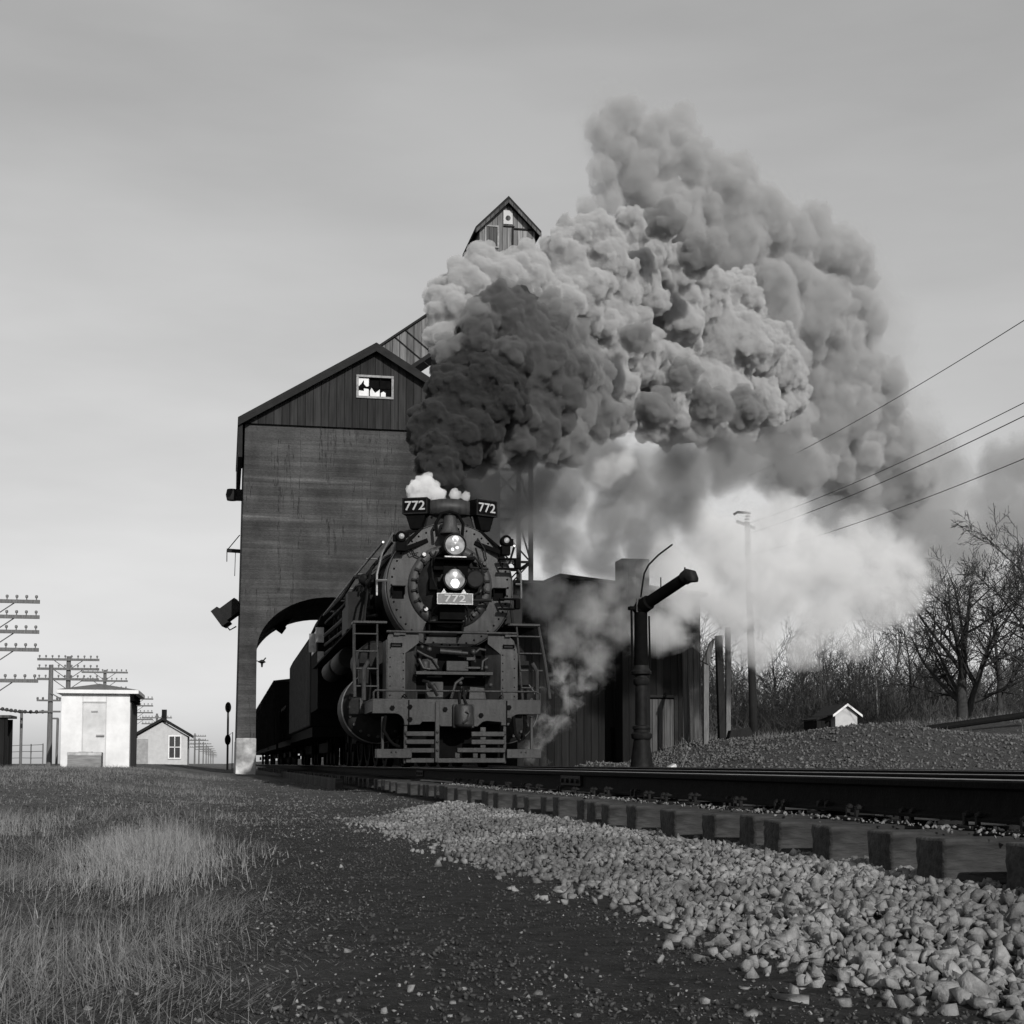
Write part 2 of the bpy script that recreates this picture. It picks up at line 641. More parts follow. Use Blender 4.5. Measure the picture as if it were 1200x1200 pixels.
def ground_mat():
    m = bpy.data.materials.new('cinder_ground')
    m.use_nodes = True
    t = m.node_tree
    n, l = t.nodes, t.links
    b = n['Principled BSDF']
    b.inputs['Roughness'].default_value = 0.95
    b.inputs['Specular IOR Level'].default_value = 0.1
    ge = n.new('ShaderNodeNewGeometry')
    sx = n.new('ShaderNodeSeparateXYZ')
    l.new(ge.outputs['Position'], sx.inputs[0])

    def noise(scale, det=6, rough=0.65):
        no = n.new('ShaderNodeTexNoise'); no.inputs['Scale'].default_value = scale
        no.inputs['Detail'].default_value = det; no.inputs['Roughness'].default_value = rough
        l.new(ge.outputs['Position'], no.inputs['Vector'])
        return no.outputs[0]

    def rng(x, a, bb, c, d):
        r = n.new('ShaderNodeMapRange')
        for i, q in enumerate((a, bb, c, d)):
            r.inputs[i + 1].default_value = q
        l.new(x, r.inputs[0])
        return r.outputs[0]

    def op(o, x, y):
        q = n.new('ShaderNodeMath'); q.operation = o
        for i, z in enumerate((x, y)):
            if isinstance(z, (float, int)):
                q.inputs[i].default_value = z
            else:
                l.new(z, q.inputs[i])
        return q.outputs[0]

    def mix(fac, a, bb):
        return op('ADD', op('MULTIPLY', a, op('SUBTRACT', 1.0, fac)), op('MULTIPLY', bb, fac))
    X, Y = sx.outputs[0], sx.outputs[1]
    nb = noise(0.55, 4)
    edge = op('ADD', X, op('MULTIPLY', op('SUBTRACT', nb, 0.5), 1.6))
    # grassy soil on the left, cinders in the middle
    soil = rng(edge, 0.35, -0.35, 0.0, 1.0)
    cind = op('MULTIPLY', rng(noise(9.0, 8, 0.75), 0.3, 0.72, 0.010, 0.055), rng(noise(85.0, 4, 0.8), 0.3, 0.7, 0.5, 1.6))
    soilc = rng(noise(5.0, 8, 0.75), 0.3, 0.7, 0.035, 0.13)
    v = mix(soil, cind, soilc)
    # a far field behind
    v = mix(rng(Y, 14, 30, 0.0, 0.75), v, rng(noise(1.6, 8, 0.75), 0.3, 0.7, 0.05, 0.15))
    # ballast bed, darkened for the shade in the gaps between stones
    bal = op('MULTIPLY', rng(edge, 1.5, 2.2, 0.0, 1.0), rng(Y, 15.5, 17, 1.0, 0.15))
    v = mix(bal, v, rng(noise(22, 6), 0.3, 0.7, 0.006, 0.05))
    rt = rng(X, 8.8, 10.5, 0.0, 1.0)
    v = mix(rt, v, rng(noise(7, 8, 0.8), 0.3, 0.7, 0.012, 0.085))
    # pebble speckle
    vo = n.new('ShaderNodeTexVoronoi'); vo.inputs['Scale'].default_value = 38
    l.new(ge.outputs['Position'], vo.inputs['Vector'])
    sp = n.new('ShaderNodeSeparateXYZ')
    l.new(vo.outputs['Color'], sp.inputs[0])
    pick = op('MULTIPLY', rng(sp.outputs[0], 0.86, 0.9, 0.0, 1.0), rng(vo.outputs['Distance'], 0.32, 0.22, 0.0, 1.0))
    pick = op('MULTIPLY', pick, rng(noise(1.3, 3), 0.42, 0.6, 0.0, 0.8))
    v = mix(pick, v, 0.17)
    l.new(v, b.inputs['Base Color'])
    bp = n.new('ShaderNodeBump'); bp.inputs['Strength'].default_value = 1.0; bp.inputs['Distance'].default_value = 0.05
    l.new(op('ADD', noise(14, 8, 0.8), op('MULTIPLY', noise(70, 4), 0.6)), bp.inputs['Height'])
    l.new(bp.outputs[0], b.inputs['Normal'])
    return m


xs = axis_pts([(-2500, -200, 200), (-200, -40, 16), (-40, -12, 1.0), (-12, -5, 0.3), (-5, 12, 0.12), (12, 40, 0.35), (40, 120, 4), (120, 400, 40), (400, 2500, 300)])
ys = axis_pts([(-60, -6, 6), (-6, 16, 0.12), (16, 60, 0.35), (60, 140, 2), (140, 600, 23), (600, 4000, 340)])
gx, gy = np.meshgrid(xs, ys)
gzv = ground_z(gx, gy)
gv = np.stack([gx.ravel(), gy.ravel(), gzv.ravel()], 1)
nx, ny = len(xs), len(ys)
ii, jj = np.meshgrid(np.arange(nx - 1), np.arange(ny - 1))
a_ = (jj * nx + ii).ravel()
gf = np.stack([a_, a_ + 1, a_ + 1 + nx, a_ + nx], 1)
go = npmesh('ground', gv, gf, ground_mat(), smooth=True)
go['kind'] = 'structure'
go['label'] = 'dark cinder ground with dry soil on the left and rubble slopes on the right'


# ------------------------------------------------------------------ stones (stuff)
def ico(sub):
    bm = bmesh.new()
    bmesh.ops.create_icosphere(bm, subdivisions=sub, radius=1.0)
    v = np.array([q.co[:] for q in bm.verts])
    f = np.array([[q.index for q in p.verts] for p in bm.faces])
    bm.free()
    return v, f


ICO1, ICO2 = ico(1), ico(2)


def stone_shapes(n, pts, seed):
    """crushed stone: convex hulls of a few random points, flat faces and sharp edges"""
    rs = np.random.RandomState(seed)
    out = []
    for i in range(n):
        k = rs.randint(pts[0], pts[1] + 1)
        p = rs.uniform(-0.85, 0.85, size=(k, 3)) * 0.6 + rnd_unit(rs, k) * rs.uniform(0.45, 0.9, size=(k, 1)) * (rs.uniform(0.65, 1.3, size=3) * np.array([1.05, 1.05, 0.8]))
        bm = bmesh.new()
        for q in p:
            bm.verts.new(q)
        res = bmesh.ops.convex_hull(bm, input=bm.verts[:])
        bmesh.ops.delete(bm, geom=[g for g in res['geom_interior'] if isinstance(g, bmesh.types.BMVert)], context='VERTS')
        bmesh.ops.triangulate(bm, faces=bm.faces[:])
        bm.verts.index_update()
        v = np.array([q.co[:] for q in bm.verts])
        f = np.array([[q.index for q in fc.verts] for fc in bm.faces])
        bm.free()
        out.append((v, f))
    return out


def rnd_unit(rs, n):
    d = rs.normal(size=(n, 3))
    return d / np.linalg.norm(d, axis=1)[:, None]


def scatter_stones(name, pos, rad, shapes, m, seed=1):
    rs = np.random.RandomState(seed)
    n = len(pos)
    q = rs.normal(size=(n, 4))
    q /= np.linalg.norm(q, axis=1)[:, None]
    w, x, y, z = q.T
    rot = np.stack([1 - 2 * (y * y + z * z), 2 * (x * y - z * w), 2 * (x * z + y * w),
                    2 * (x * y + z * w), 1 - 2 * (x * x + z * z), 2 * (y * z - x * w),
                    2 * (x * z - y * w), 2 * (y * z + x * w), 1 - 2 * (x * x + y * y)], 1).reshape(n, 3, 3)
    pick = rs.randint(0, len(shapes), n)
    V, Fc, off = [], [], 0
    for k, (sv, sf) in enumerate(shapes):
        ix = np.nonzero(pick == k)[0]
        if not len(ix):
            continue
        v = np.einsum('nij,kj->nki', rot[ix], sv) * rad[ix][:, None, None] + pos[ix][:, None, :]
        V.append(v.reshape(-1, 3))
        Fc.append((sf[None] + (np.arange(len(ix)) * len(sv))[:, None, None]).reshape(-1, 3) + off)
        off += len(ix) * len(sv)
    return npmesh(name, np.concatenate(V), np.concatenate(Fc), m)


def shoulder(y):
    """outer edge of the ballast shoulder"""
    return 1.50 + 0.16 * np.exp(-((y - 4.9) / 0.5) ** 2) + 0.15 * sm(5.0, 3.2, y) + 0.22 * (fbm(y * 0.9 + 3, y * 0.0 + 2, 4) - 0.5) * 2.0 - 0.12 * sm(9, 15, y) + 0.55 * sm(14.2, 16.2, y) * 1.5


rs = np.random.RandomState(11)


def ballast(y0, y1, n, rlo, rhi, shapes, name, seed, label):
    y = rs.uniform(y0, y1, n)
    e = shoulder(y)
    x = e + (3.0 - e) * rs.uniform(0, 1, n) ** 0.8
    stray = rs.rand(n) < 0.02
    x = np.where(stray, e - np.abs(rs.normal(0, 0.12, n)), x)
    gone = (x > 2.70) & (rs.rand(n) < 0.45)
    x, y = x[~gone], y[~gone]
    r = rs.uniform(rlo, rhi, len(x)) * np.where(rs.rand(len(x)) < 0.12, 1.35, 1)
    e = shoulder(y)
    thick = 0.06 * sm(0, 0.5, x - e)
    z = ground_z(x, y) + r * 0.25 + thick * rs.uniform(0, 1, len(x))
    z = np.where(x > 2.66, np.minimum(z, 0.10), z)
    o = scatter_stones(name, np.stack([x, y, z], 1), r, shapes, M['stone'], seed)
    tag(o, label, 'gravel', kind='stuff')


SH2 = stone_shapes(60, (9, 14), 5)
SH1 = stone_shapes(24, (8, 11), 6)
ballast(1.6, 8.5, 14000, 0.014, 0.031, SH2, 'ballast_gravel', 1, 'pale crushed stone ballast heaped along the near tie ends')
ballast(8.5, 17.0, 17000, 0.015, 0.031, SH1, 'ballast_gravel', 2, 'pale crushed stone ballast tapering off towards the locomotive')

# loose stones strewn over the cinders
n = 9000
y = 2.2 + 22 * rs.rand(n) ** 1.5
x = rs.uniform(-1.3, 1.6, n) * np.where(y > 8, 1.0, 1.0) - 0.02 * y
keep = rs.rand(n) < sm(0.40, 0.68, fbm(x * 1.6, y * 1.0, 4)) * 0.9 + 0.12 + 0.5 * sm(0.35, 0.05, 1.42 - x)
keep &= ~((x < -0.2) & (rs.rand(n) < 0.75))
x, y = x[keep], y[keep]
r = 0.003 + 0.007 * rs.rand(len(x)) ** 2.5 + 0.008 * (rs.rand(len(x)) < 0.05)
o = scatter_stones('scattered_pebbles', np.stack([x, y, ground_z(x, y) + r * 0.2], 1), r, SH1, M['pebble'], 3)
tag(o, 'small pale pebbles strewn over the dark cinders', 'pebbles', kind='stuff')
n = 16000
y = rs.uniform(12, 40, n)
x = rs.uniform(-3.5, 2.6, n)
k = rs.rand(n) < 0.2 + 0.8 * sm(0.4, 0.62, fbm(x * 1.2 + 20, y * 0.4, 4))
x, y = x[k], y[k]
r = 0.008 + 0.022 * rs.rand(len(x)) ** 3
o = scatter_stones('path_gravel', np.stack([x, y, ground_z(x, y) + r * 0.2], 1), r, SH1, M['rubble'], 9)
tag(o, 'scattered gravel on the open ground left of the train', 'gravel', kind='stuff')
# dark clinker lumps that roughen the cinder path
n = 60000
y = 2.2 + 16 * rs.rand(n) ** 1.4
x = rs.uniform(-1.6, 1.8, n) - 0.015 * y
k = rs.rand(n) < 0.25 + 0.75 * sm(0.35, 0.6, fbm(x * 3 + 50, y * 2.5, 4))
x, y = x[k], y[k]
r = 0.0025 + 0.009 * rs.rand(len(x)) ** 3
o = scatter_stones('clinker', np.stack([x, y, ground_z(x, y) + r * 0.3], 1), r, SH1[:12], M['clinker'], 8)
tag(o, 'fine dark cinders and clinker covering the path', 'cinders', kind='stuff')
# chips lying on the tie tops along the rail
n = 1500
y = rs.uniform(4, 20, n)
x = np.clip(rs.normal(3.12, 0.10, n), 2.78, 3.2)
r = 0.005 + 0.012 * rs.rand(n) ** 2
o = scatter_stones('stone_chips', np.stack([x, y, np.where(rs.rand(n) < 0.9, 0.272, 0.2) + r * 0.2], 1), r, SH1, M['pebble'], 12)
tag(o, 'pale stone chips lying along the foot of the near rail', 'stone chips', kind='stuff')
# a few flat stones close to the camera
for k, (px, py, D, r, lab) in enumerate([(928, 1178, 3.45, 0.05, 'flat pale stone lying alone below the ballast edge'),
                                         (1148, 1184, 3.33, 0.045, 'rounded pale stone at the lower edge of the ballast heap'),
                                         (872, 1163, 3.62, 0.014, 'small round stone on the cinders left of the flat stone'),
                                         (882, 1195, 3.25, 0.022, 'pale stone at the bottom edge of the photo')]):
    p = P(px, py, D)
    v = SH2[k + 3][0] * np.array([1.3, 1.0, 0.55]) * r
    o = npmesh('stone', v, SH2[k + 3][1], M['stone'])
    o.location = (p.x, p.y, gz(p.x, p.y) + r * 0.15)
    tag(o, lab, 'stone', 'loose stones')

# rubble on the mound right of the tracks
n = 26000
y = rs.uniform(27, 44, n)
x = rs.uniform(9.0, 26, n)
r = 0.015 + 0.06 * rs.rand(n) ** 2.5
o = scatter_stones('rubble', np.stack([x, y, ground_z(x, y) + r * 0.2], 1), r, SH1, M['rubble'], 4)
tag(o, 'coarse coal and stone rubble covering the bank beyond the tracks', 'rubble', kind='stuff')


# ------------------------------------------------------------------ dry grass (stuff)
def grass(name, n, xr, yr, hlo, hhi, dens, width, label, seed, lean=0.6, flat=0.2, mt='grass'):
    r_ = np.random.RandomState(seed)
    x = r_.uniform(xr[0], xr[1], n)
    y = r_.uniform(yr[0], yr[1], n)
    d = dens(x, y)
    k = r_.rand(n) < d
    x, y, d = x[k], y[k], d[k]
    m_ = len(x)
    h = r_.uniform(hlo, hhi, m_) * (0.5 + 0.7 * d)
    az = 5.0 * np.pi * fbm(x * 1.7 + 11, y * 1.2 + 4, 2) + r_.normal(0, 0.9, m_)
    ln = np.abs(r_.normal(0, lean, m_)) + np.where(r_.rand(m_) < flat, 1.3, 0.0)
    ln = np.minimum(ln, 1.5)
    bend = r_.uniform(0.2, 0.9, m_)
    z0 = ground_z(x, y)
    dx, dy = np.cos(az), np.sin(az)
    # ribbon across the line of sight, roughly
    wx, wy = np.cos(r_.uniform(-0.9, 0.9, m_)), np.sin(r_.uniform(-0.9, 0.9, m_))
    w = width * r_.uniform(0.6, 1.3, m_)
    vs = []
    for t in (0, 0.4, 0.75, 1.0):
        a = ln * (0.6 + bend * t)
        a = np.minimum(a, 1.52)
        rad = h * t
        cx = x + dx * rad * np.sin(a)
        cy = y + dy * rad * np.sin(a)
        cz = z0 + rad * np.cos(a) + 0.004 + 0.012 * (ln > 1)
        ww = w * (1 - 0.85 * t)
        vs.append(np.stack([cx - wx * ww, cy - wy * ww, cz], 1))
        vs.append(np.stack([cx + wx * ww, cy + wy * ww, cz], 1))
    v = np.stack(vs, 1).reshape(-1, 3)
    q = np.array([[0, 1, 3, 2], [2, 3, 5, 4], [4, 5, 7, 6]])
    f = (q[None] + (np.arange(m_) * 8)[:, None, None]).reshape(-1, 4)
    o = npmesh(name, v, f, M[mt])
    tag(o, label, 'grass', kind='stuff')
    return o


def dens_near(x, y):
    d = sm(0.46, 0.58, fbm(x * 1.8 + 3, y * 1.2 + 9, 4))
    d = np.clip(d * 0.85 + 0.3 * sm(4.6, 3.4, y), 0, 1)
    return bare(x, y) * d * sm(0.10, -0.35, x + 0.5 * (fbm(x * 2, y * 2) - 0.5) + 0.02 * (y - 4))


def dens_clump(x, y):
    g = np.exp(-(((x + 0.42) / 0.34) ** 2 + ((y - 8.6) / 1.9) ** 2)) + 0.7 * np.exp(-(((x + 2.0) / 0.5) ** 2 + ((y - 12.0) / 1.5) ** 2))
    return np.clip(g * 1.5 * sm(0.3, 0.6, fbm(x * 4, y * 3, 4)), 0, 1)


def dens_far(x, y):
    return bare(x, y) * sm(0.38, 0.62, fbm(x * 0.8 + 40, y * 0.5 + 7, 4)) * sm(0.6, -0.6, x + 1.5 * (fbm(x * 0.7, y * 0.7) - 0.5)) * 0.9


def bare(x, y):
    """bare trodden patches among the grass"""
    k = np.ones_like(x)
    for px, py, D, a, b_ in ((92, 968, 11.2, 0.55, 1.5), (25, 1085, 5.0, 0.34, 0.55), (130, 1010, 7.6, 0.3, 0.35), (200, 1045, 6.1, 0.25, 0.35), (40, 930, 19.0, 0.9, 2.5), (180, 930, 19, 0.8, 1.6)):
        c = P(px, py, D)
        k = k * (1 - 0.95 * np.exp(-(((x - c.x) / a) ** 2 + ((y - c.y) / b_) ** 2) ** 2))
    return k


def straw_d(x, y):
    return bare(x, y) * sm(0.5, -0.5, x + 0.9 * (fbm(x * 1.3 + 8, y) - 0.5)) * (0.35 + 0.65 * sm(0.35, 0.6, fbm(x * 2.2 + 70, y * 1.6, 4)))


grass('straw_litter', 120000, (-4, 0.6), (2.2, 16), 0.03, 0.16, straw_d, 0.0013, 'flattened dead straw matted over the soil on the left', 31, 0.1, 1.0, 'straw')
grass('dry_grass', 70000, (-2.2, 0.35), (2.2, 8.5), 0.04, 0.17, dens_near, 0.0011, 'matted dry grass at the lower left corner', 21, 0.9, 0.5)
grass('dry_grass', 60000, (-3.0, 0.5), (5.0, 15.0), 0.08, 0.22, dens_clump, 0.0016, 'tall pale tuft of dry grass left of the cinder path', 22, 0.6, 0.15, 'tuft')
grass('dry_grass', 110000, (-12, 1.0), (7.0, 46), 0.03, 0.12, dens_far, 0.004, 'short dry grass over the rising ground on the left', 23, 0.9, 0.4)
grass('dry_grass', 30000, (13, 42), (43, 72), 0.08, 0.30, lambda x, y: sm(0.4, 0.6, fbm(x * 0.6, y * 0.6)), 0.010, 'dry weeds on the bank beyond the rubble', 24, 0.8, 0.3)

# ------------------------------------------------------------------ track
RAILP = [(-0.07, 0), (0.07, 0), (0.07, 0.012), (0.014, 0.03), (0.009, 0.05), (0.009, 0.135), (0.034, 0.146), (0.036, 0.172), (0.028, 0.18),
         (-0.028, 0.18), (-0.036, 0.172), (-0.034, 0.146), (-0.009, 0.135), (-0.009, 0.05), (-0.014, 0.03), (-0.07, 0.012)]
RZ0 = ZR - 0.184


def make_rail(x, label, joints, y0=-8, y1=420):
    t = thing('rail', (x, y0, RZ0), label, 'rail', 'rails of the two tracks')
    MB().prism(RAILP, 0, y1 - y0).build('rail_body', M['rail'], t)
    MB().span((-0.027, 0, 0.1805), (0.027, y1 - y0, 0.184)).build('running_surface', M['rail_top'], t)
    for jy in joints:
        b = MB()
        b.prism([(-0.03, 0.045), (-0.012, 0.05), (-0.012, 0.13), (-0.034, 0.14)], jy - y0 - 0.4, jy - y0 + 0.4)
        for k in range(4):
            yy = jy - y0 - 0.3 + 0.2 * k
            b.lathe([(0.022, 0), (0.022, 0.028)], (-0.056, yy, 0.09), 'X', 8)
        b.build('joint_bar', M['loco'], t, 0.003)
    return t


make_rail(TX - 0.754, 'nearest rail of the main track with a bolted joint, standing on the visible tie ends', [13.6, 24.5])
make_rail(TX + 0.754, 'second rail of the main track, just behind the nearest rail', [17.0])
make_rail(T2X - 0.754, 'near rail of the second track beyond the locomotive track', [], -8, 200)
make_rail(T2X + 0.754, 'farthest rail, second rail of the track beside the water column', [], -8, 200)

tie_shapes = []
ty = 4.25
ti = 0
rt_ = random.Random(4)
protos = []
TIE_LAB = 'dark creosoted timber tie with its sawn end showing above the ballast'
TIE_LABF = 'distant dark timber tie under the locomotive and its train'


def tie_mesh(seed):
    q = random.Random(seed)
    b = MB()
    b.box((0, 0, -0.09), (TIE_L, 0.225, 0.18))
    o = b.build('tie_tmp', M['tie'], None, 0)
    me = o.data
    bm = bmesh.new()
    bm.from_mesh(me)
    bmesh.ops.subdivide_edges(bm, edges=bm.edges[:], cuts=4, use_grid_fill=True)
    for v in bm.verts:
        v.co += Vector((q.uniform(-.005, .005), q.uniform(-.004, .004), q.uniform(-.003, .003)))
    bm.to_mesh(me)
    bm.free()
    bpy.data.objects.remove(o)
    return me


TM = [tie_mesh(k) for k in range(6)]


def make_tie(near):
    t = bpy.data.objects.new('rail_tie', TM[0])
    COL.objects.link(t)
    md = t.modifiers.new('bevel', 'BEVEL')
    md.width = 0.012
    md.segments = 2
    if near:
        for sx in (-1, 1):
            pl = MB().box((sx * 0.754, 0, 0.011), (0.32, 0.19, 0.018)).build('tie_plate', M['loco'], t, 0.003)
            for (dx, dy) in ((-0.105, -0.05), (-0.105, 0.055), (0.105, 0.05), (0.105, -0.055)):
                b = MB()
                b.box((sx * 0.754 + dx, dy, 0.035), (0.02, 0.02, 0.055))
                b.box((sx * 0.754 + dx * 0.86, dy, 0.066), (0.042, 0.034, 0.014))
                b.ball((sx * 0.754 + dx * 0.9, dy, 0.07), 0.017, 6, 4, (1, 1, 0.8))
                b.build('spike', M['loco'], pl, 0.002)
    return t


pn = make_tie(True)
pf = make_tie(False)
first = {True: pn, False: pf}
while ty < 118:
    near = ty < 21
    if first[near] is not None:
        o = first[near]
        first[near] = None
    else:
        o = copy_tree(pn if near else pf)
    o.data = TM[ti % 6]
    o.location = (TX + rt_.uniform(-0.07, 0.07), ty, TIE_TOP + rt_.uniform(-0.014, 0.004))
    o.rotation_euler = (rt_.uniform(-0.02, 0.02), rt_.uniform(-0.006, 0.006), rt_.uniform(-0.035, 0.035))
    tag(o, TIE_LAB if near else TIE_LABF, 'railway tie', 'near ties' if near else 'distant ties')
    ty += rt_.uniform(0.46, 0.66)
    ti += 1
TY_LAST = ty

# low timber kerb left of the train
for k in range(6):
    y0 = 29.0 + k * 4.6
    x = 2.25
    b = MB().box((0, 0, 0), (0.16, 4.5, 0.24))
    o = b.build('timber_kerb', M['tie'], None, 0.015, (x, y0 + 2.25, gz(x, y0 + 2) + 0.10))
    tag(o, 'long dark timber kerb lying in a row beside the train', 'timber', 'timber kerbs beside the train')

# ------------------------------------------------------------------ locomotive
Y0 = 25.4
L = thing('steam_locomotive', (TX, Y0, ZR), 'black steam locomotive under smoke with twin headlights and number 772 boards', 'locomotive')


def arc(cx, cz, r, a0, a1, n=24):
    return [(cx + r * math.cos(a0 + (a1 - a0) * i / n), cz + r * math.sin(a0 + (a1 - a0) * i / n)) for i in range(n + 1)]


BZ = 3.30    # boiler axis
# boiler (main body) and smokebox
b = MB()
b.lathe([(1.10, 1.6), (1.13, 3.4), (1.16, 3.42), (1.16, 3.52), (1.2, 3.54), (1.26, 7.5), (1.30, 7.52), (1.30, 13.2)], (0, 0, BZ), 'Y', 48)
boiler = b.build('boiler', M['loco_dark'], L)
b = MB()
for yy in (5.2, 6.9, 8.6, 10.3, 12.0):
    b.lathe([(1.315, yy), (1.325, yy + 0.01), (1.325, yy + 0.09), (1.315, yy + 0.1)], (0, 0, BZ), 'Y', 40, caps=False)
b.build('boiler_band', M['loco_dark'], boiler)
b = MB()
b.lathe([(0.76, 0.9), (1.10, 0.9), (1.155, 0.915), (1.17, 0.95), (1.17, 1.65)], (0, 0, BZ), 'Y', 72, caps=False)
sb = b.build('smokebox_front', M['smokebox'], L)
b = MB()
b.lathe([(1.172, 0.93), (1.182, 0.94), (1.182, 1.0), (1.172, 1.01)], (0, 0, BZ), 'Y', 72, caps=False)
b.build('smokebox_rim', M['steel'], sb)
b = MB()
for k in range(44):
    a = 2 * math.pi * k / 44
    b.ball((1.075 * math.cos(a), 0.9, BZ + 1.075 * math.sin(a)), 0.02, 8, 4)
b.build('rivet_ring', M['loco_dark'], sb)
# door: raised ring, recessed dished door, dogs
b = MB()
b.lathe([(0.775, 0.9), (0.775, 0.86), (0.75, 0.825), (0.70, 0.80), (0.66, 0.80), (0.61, 0.82), (0.595, 0.86)], (0, 0, BZ), 'Y', 64, caps=False)
door = b.build('smokebox_door', M['smokebox'], L)
b = MB()
b.lathe([(0.60, 0.86), (0.58, 0.845), (0.45, 0.79), (0.30, 0.755), (0.15, 0.74), (0.0, 0.735)], (0, 0, BZ), 'Y', 56, caps=False)
b.build('door_dish', M['loco'], door)
for k in range(22):
    a = 2 * math.pi * (k + 0.5) / 22
    ca, sa = math.cos(a), math.sin(a)
    m = Matrix.Rotation(-a, 3, 'Y')
    b = MB()
    b.box((0.67 * ca, 0.785, BZ + 0.67 * sa), (0.12, 0.035, 0.042), mtx=m)
    b.box((0.62 * ca, 0.775, BZ + 0.62 * sa), (0.035, 0.05, 0.085), mtx=m)
    b.lathe([(0.018, 0.735), (0.022, 0.745), (0.022, 0.78)], (0.635 * ca, 0, BZ + 0.635 * sa), 'Y', 6)
    b.build('door_dog', M['loco'], door, 0.004)
# steps on the smokebox front, a dark plate for the shadow under each
for sx in (-1, 1):
    b = MB()
    cx = -0.96 if sx < 0 else 0.90
    b.box((cx, 0.82, 3.27), (0.25, 0.17, 0.02))
    b.box((cx, 0.89, 3.16), (0.22, 0.02, 0.2))
    for q in (-0.11, 0.11):
        b.box((cx + q, 0.83, 3.2), (0.02, 0.14, 0.14))
    b.build('foot_step', M['loco_dark'], L, 0.004)
# lower centre step
b = MB()
b.box((-0.12, 0.72, 2.61), (0.66, 0.36, 0.03))
b.box((-0.12, 0.87, 2.5), (0.66, 0.05, 0.22))
for q in (-0.42, 0.18):
    b.box((q, 0.75, 2.5), (0.03, 0.3, 0.2))
b.build('centre_step', M['loco_dark'], L, 0.005)
# bracket column carrying lights and plate
b = MB()
b.span((-0.30, 0.50, 3.02), (0.02 + 0.28, 0.74, 3.20))
b.span((-0.24, 0.56, 2.66), (0.22, 0.80, 3.05))  # black box where the plate's shadow falls, shade put into its colour
b.span((-0.36, 0.52, 3.55), (-0.16, 0.86, 3.78))
b.span((-0.34, 0.30, 3.715), (0.36, 0.86, 3.745))
b.span((-0.42, 0.60, 3.2), (-0.27, 0.86, 3.42))
b.build('light_bracket', M['loco_dark'], L, 0.008)
o = MB().span((-0.20, 0.26, 3.747), (0.20, 0.36, 3.775)).build('light_shelf', M['steel'], L, 0.004)
# generator / signal gear beside the lower light
b = MB()
b.lathe([(0.0, 0.5), (0.14, 0.5), (0.17, 0.53), (0.17, 0.8)], (0.40, 0, 3.40), 'Y', 20)
b.tube([(0.1, 0.5, 3.78), (0.38, 0.5, 3.8), (0.52, 0.52, 3.66), (0.55, 0.52, 3.4), (0.46, 0.55, 3.16), (0.32, 0.6, 3.08)], 0.022, 8)
b.tube([(0.42, 0.6, 3.98), (0.47, 0.6, 3.8), (0.50, 0.62, 3.62)], 0.018, 6)
b.tube([(0.35, 0.62, 3.02), (0.72, 0.62, 3.03)], 0.03, 8)
b.tube([(0.30, 0.6, 3.62), (0.66, 0.62, 3.6)], 0.02, 8)
b.tube([(-0.62, 0.86, 4.1), (-0.7, 0.84, 3.95), (-0.66, 0.84, 3.85), (-0.55, 0.86, 3.8)], 0.012, 6)
b.tube([(0.5, 0.86, 4.2), (0.62, 0.82, 4.0), (0.66, 0.82, 3.82), (0.6, 0.84, 3.7)], 0.014, 6)
b.tube([(-0.75, 0.86, 4.25), (-0.82, 0.8, 4.0), (-0.74, 0.8, 3.86), (-0.6, 0.84, 3.9)], 0.010, 6)
b.tube([(-0.30, 0.62, 3.9), (-0.38, 0.6, 3.7), (-0.36, 0.6, 3.4), (-0.3, 0.6, 3.25)], 0.018, 6)
b.tube([(0.2, 0.6, 2.95), (0.3, 0.62, 2.8), (0.28, 0.66, 2.6)], 0.02, 6)
b.tube([(-0.22, 0.6, 2.95), (-0.34, 0.62, 2.85), (-0.4, 0.7, 2.7)], 0.016, 6)
b.build('front_piping', M['loco'], L, 0)
for q, (xx, zz) in enumerate(((0.62, 3.72), (-0.5, 3.86), (0.52, 3.22), (-0.46, 2.86), (0.42, 2.78), (0.56, 3.5))):
    MB().lathe([(0.0, 0.74), (0.035, 0.74), (0.045, 0.76), (0.045, 0.82)], (xx, 0, zz), 'Y', 10, caps=False).build('valve', M['steel'] if q % 2 else M['smokebox'], L)


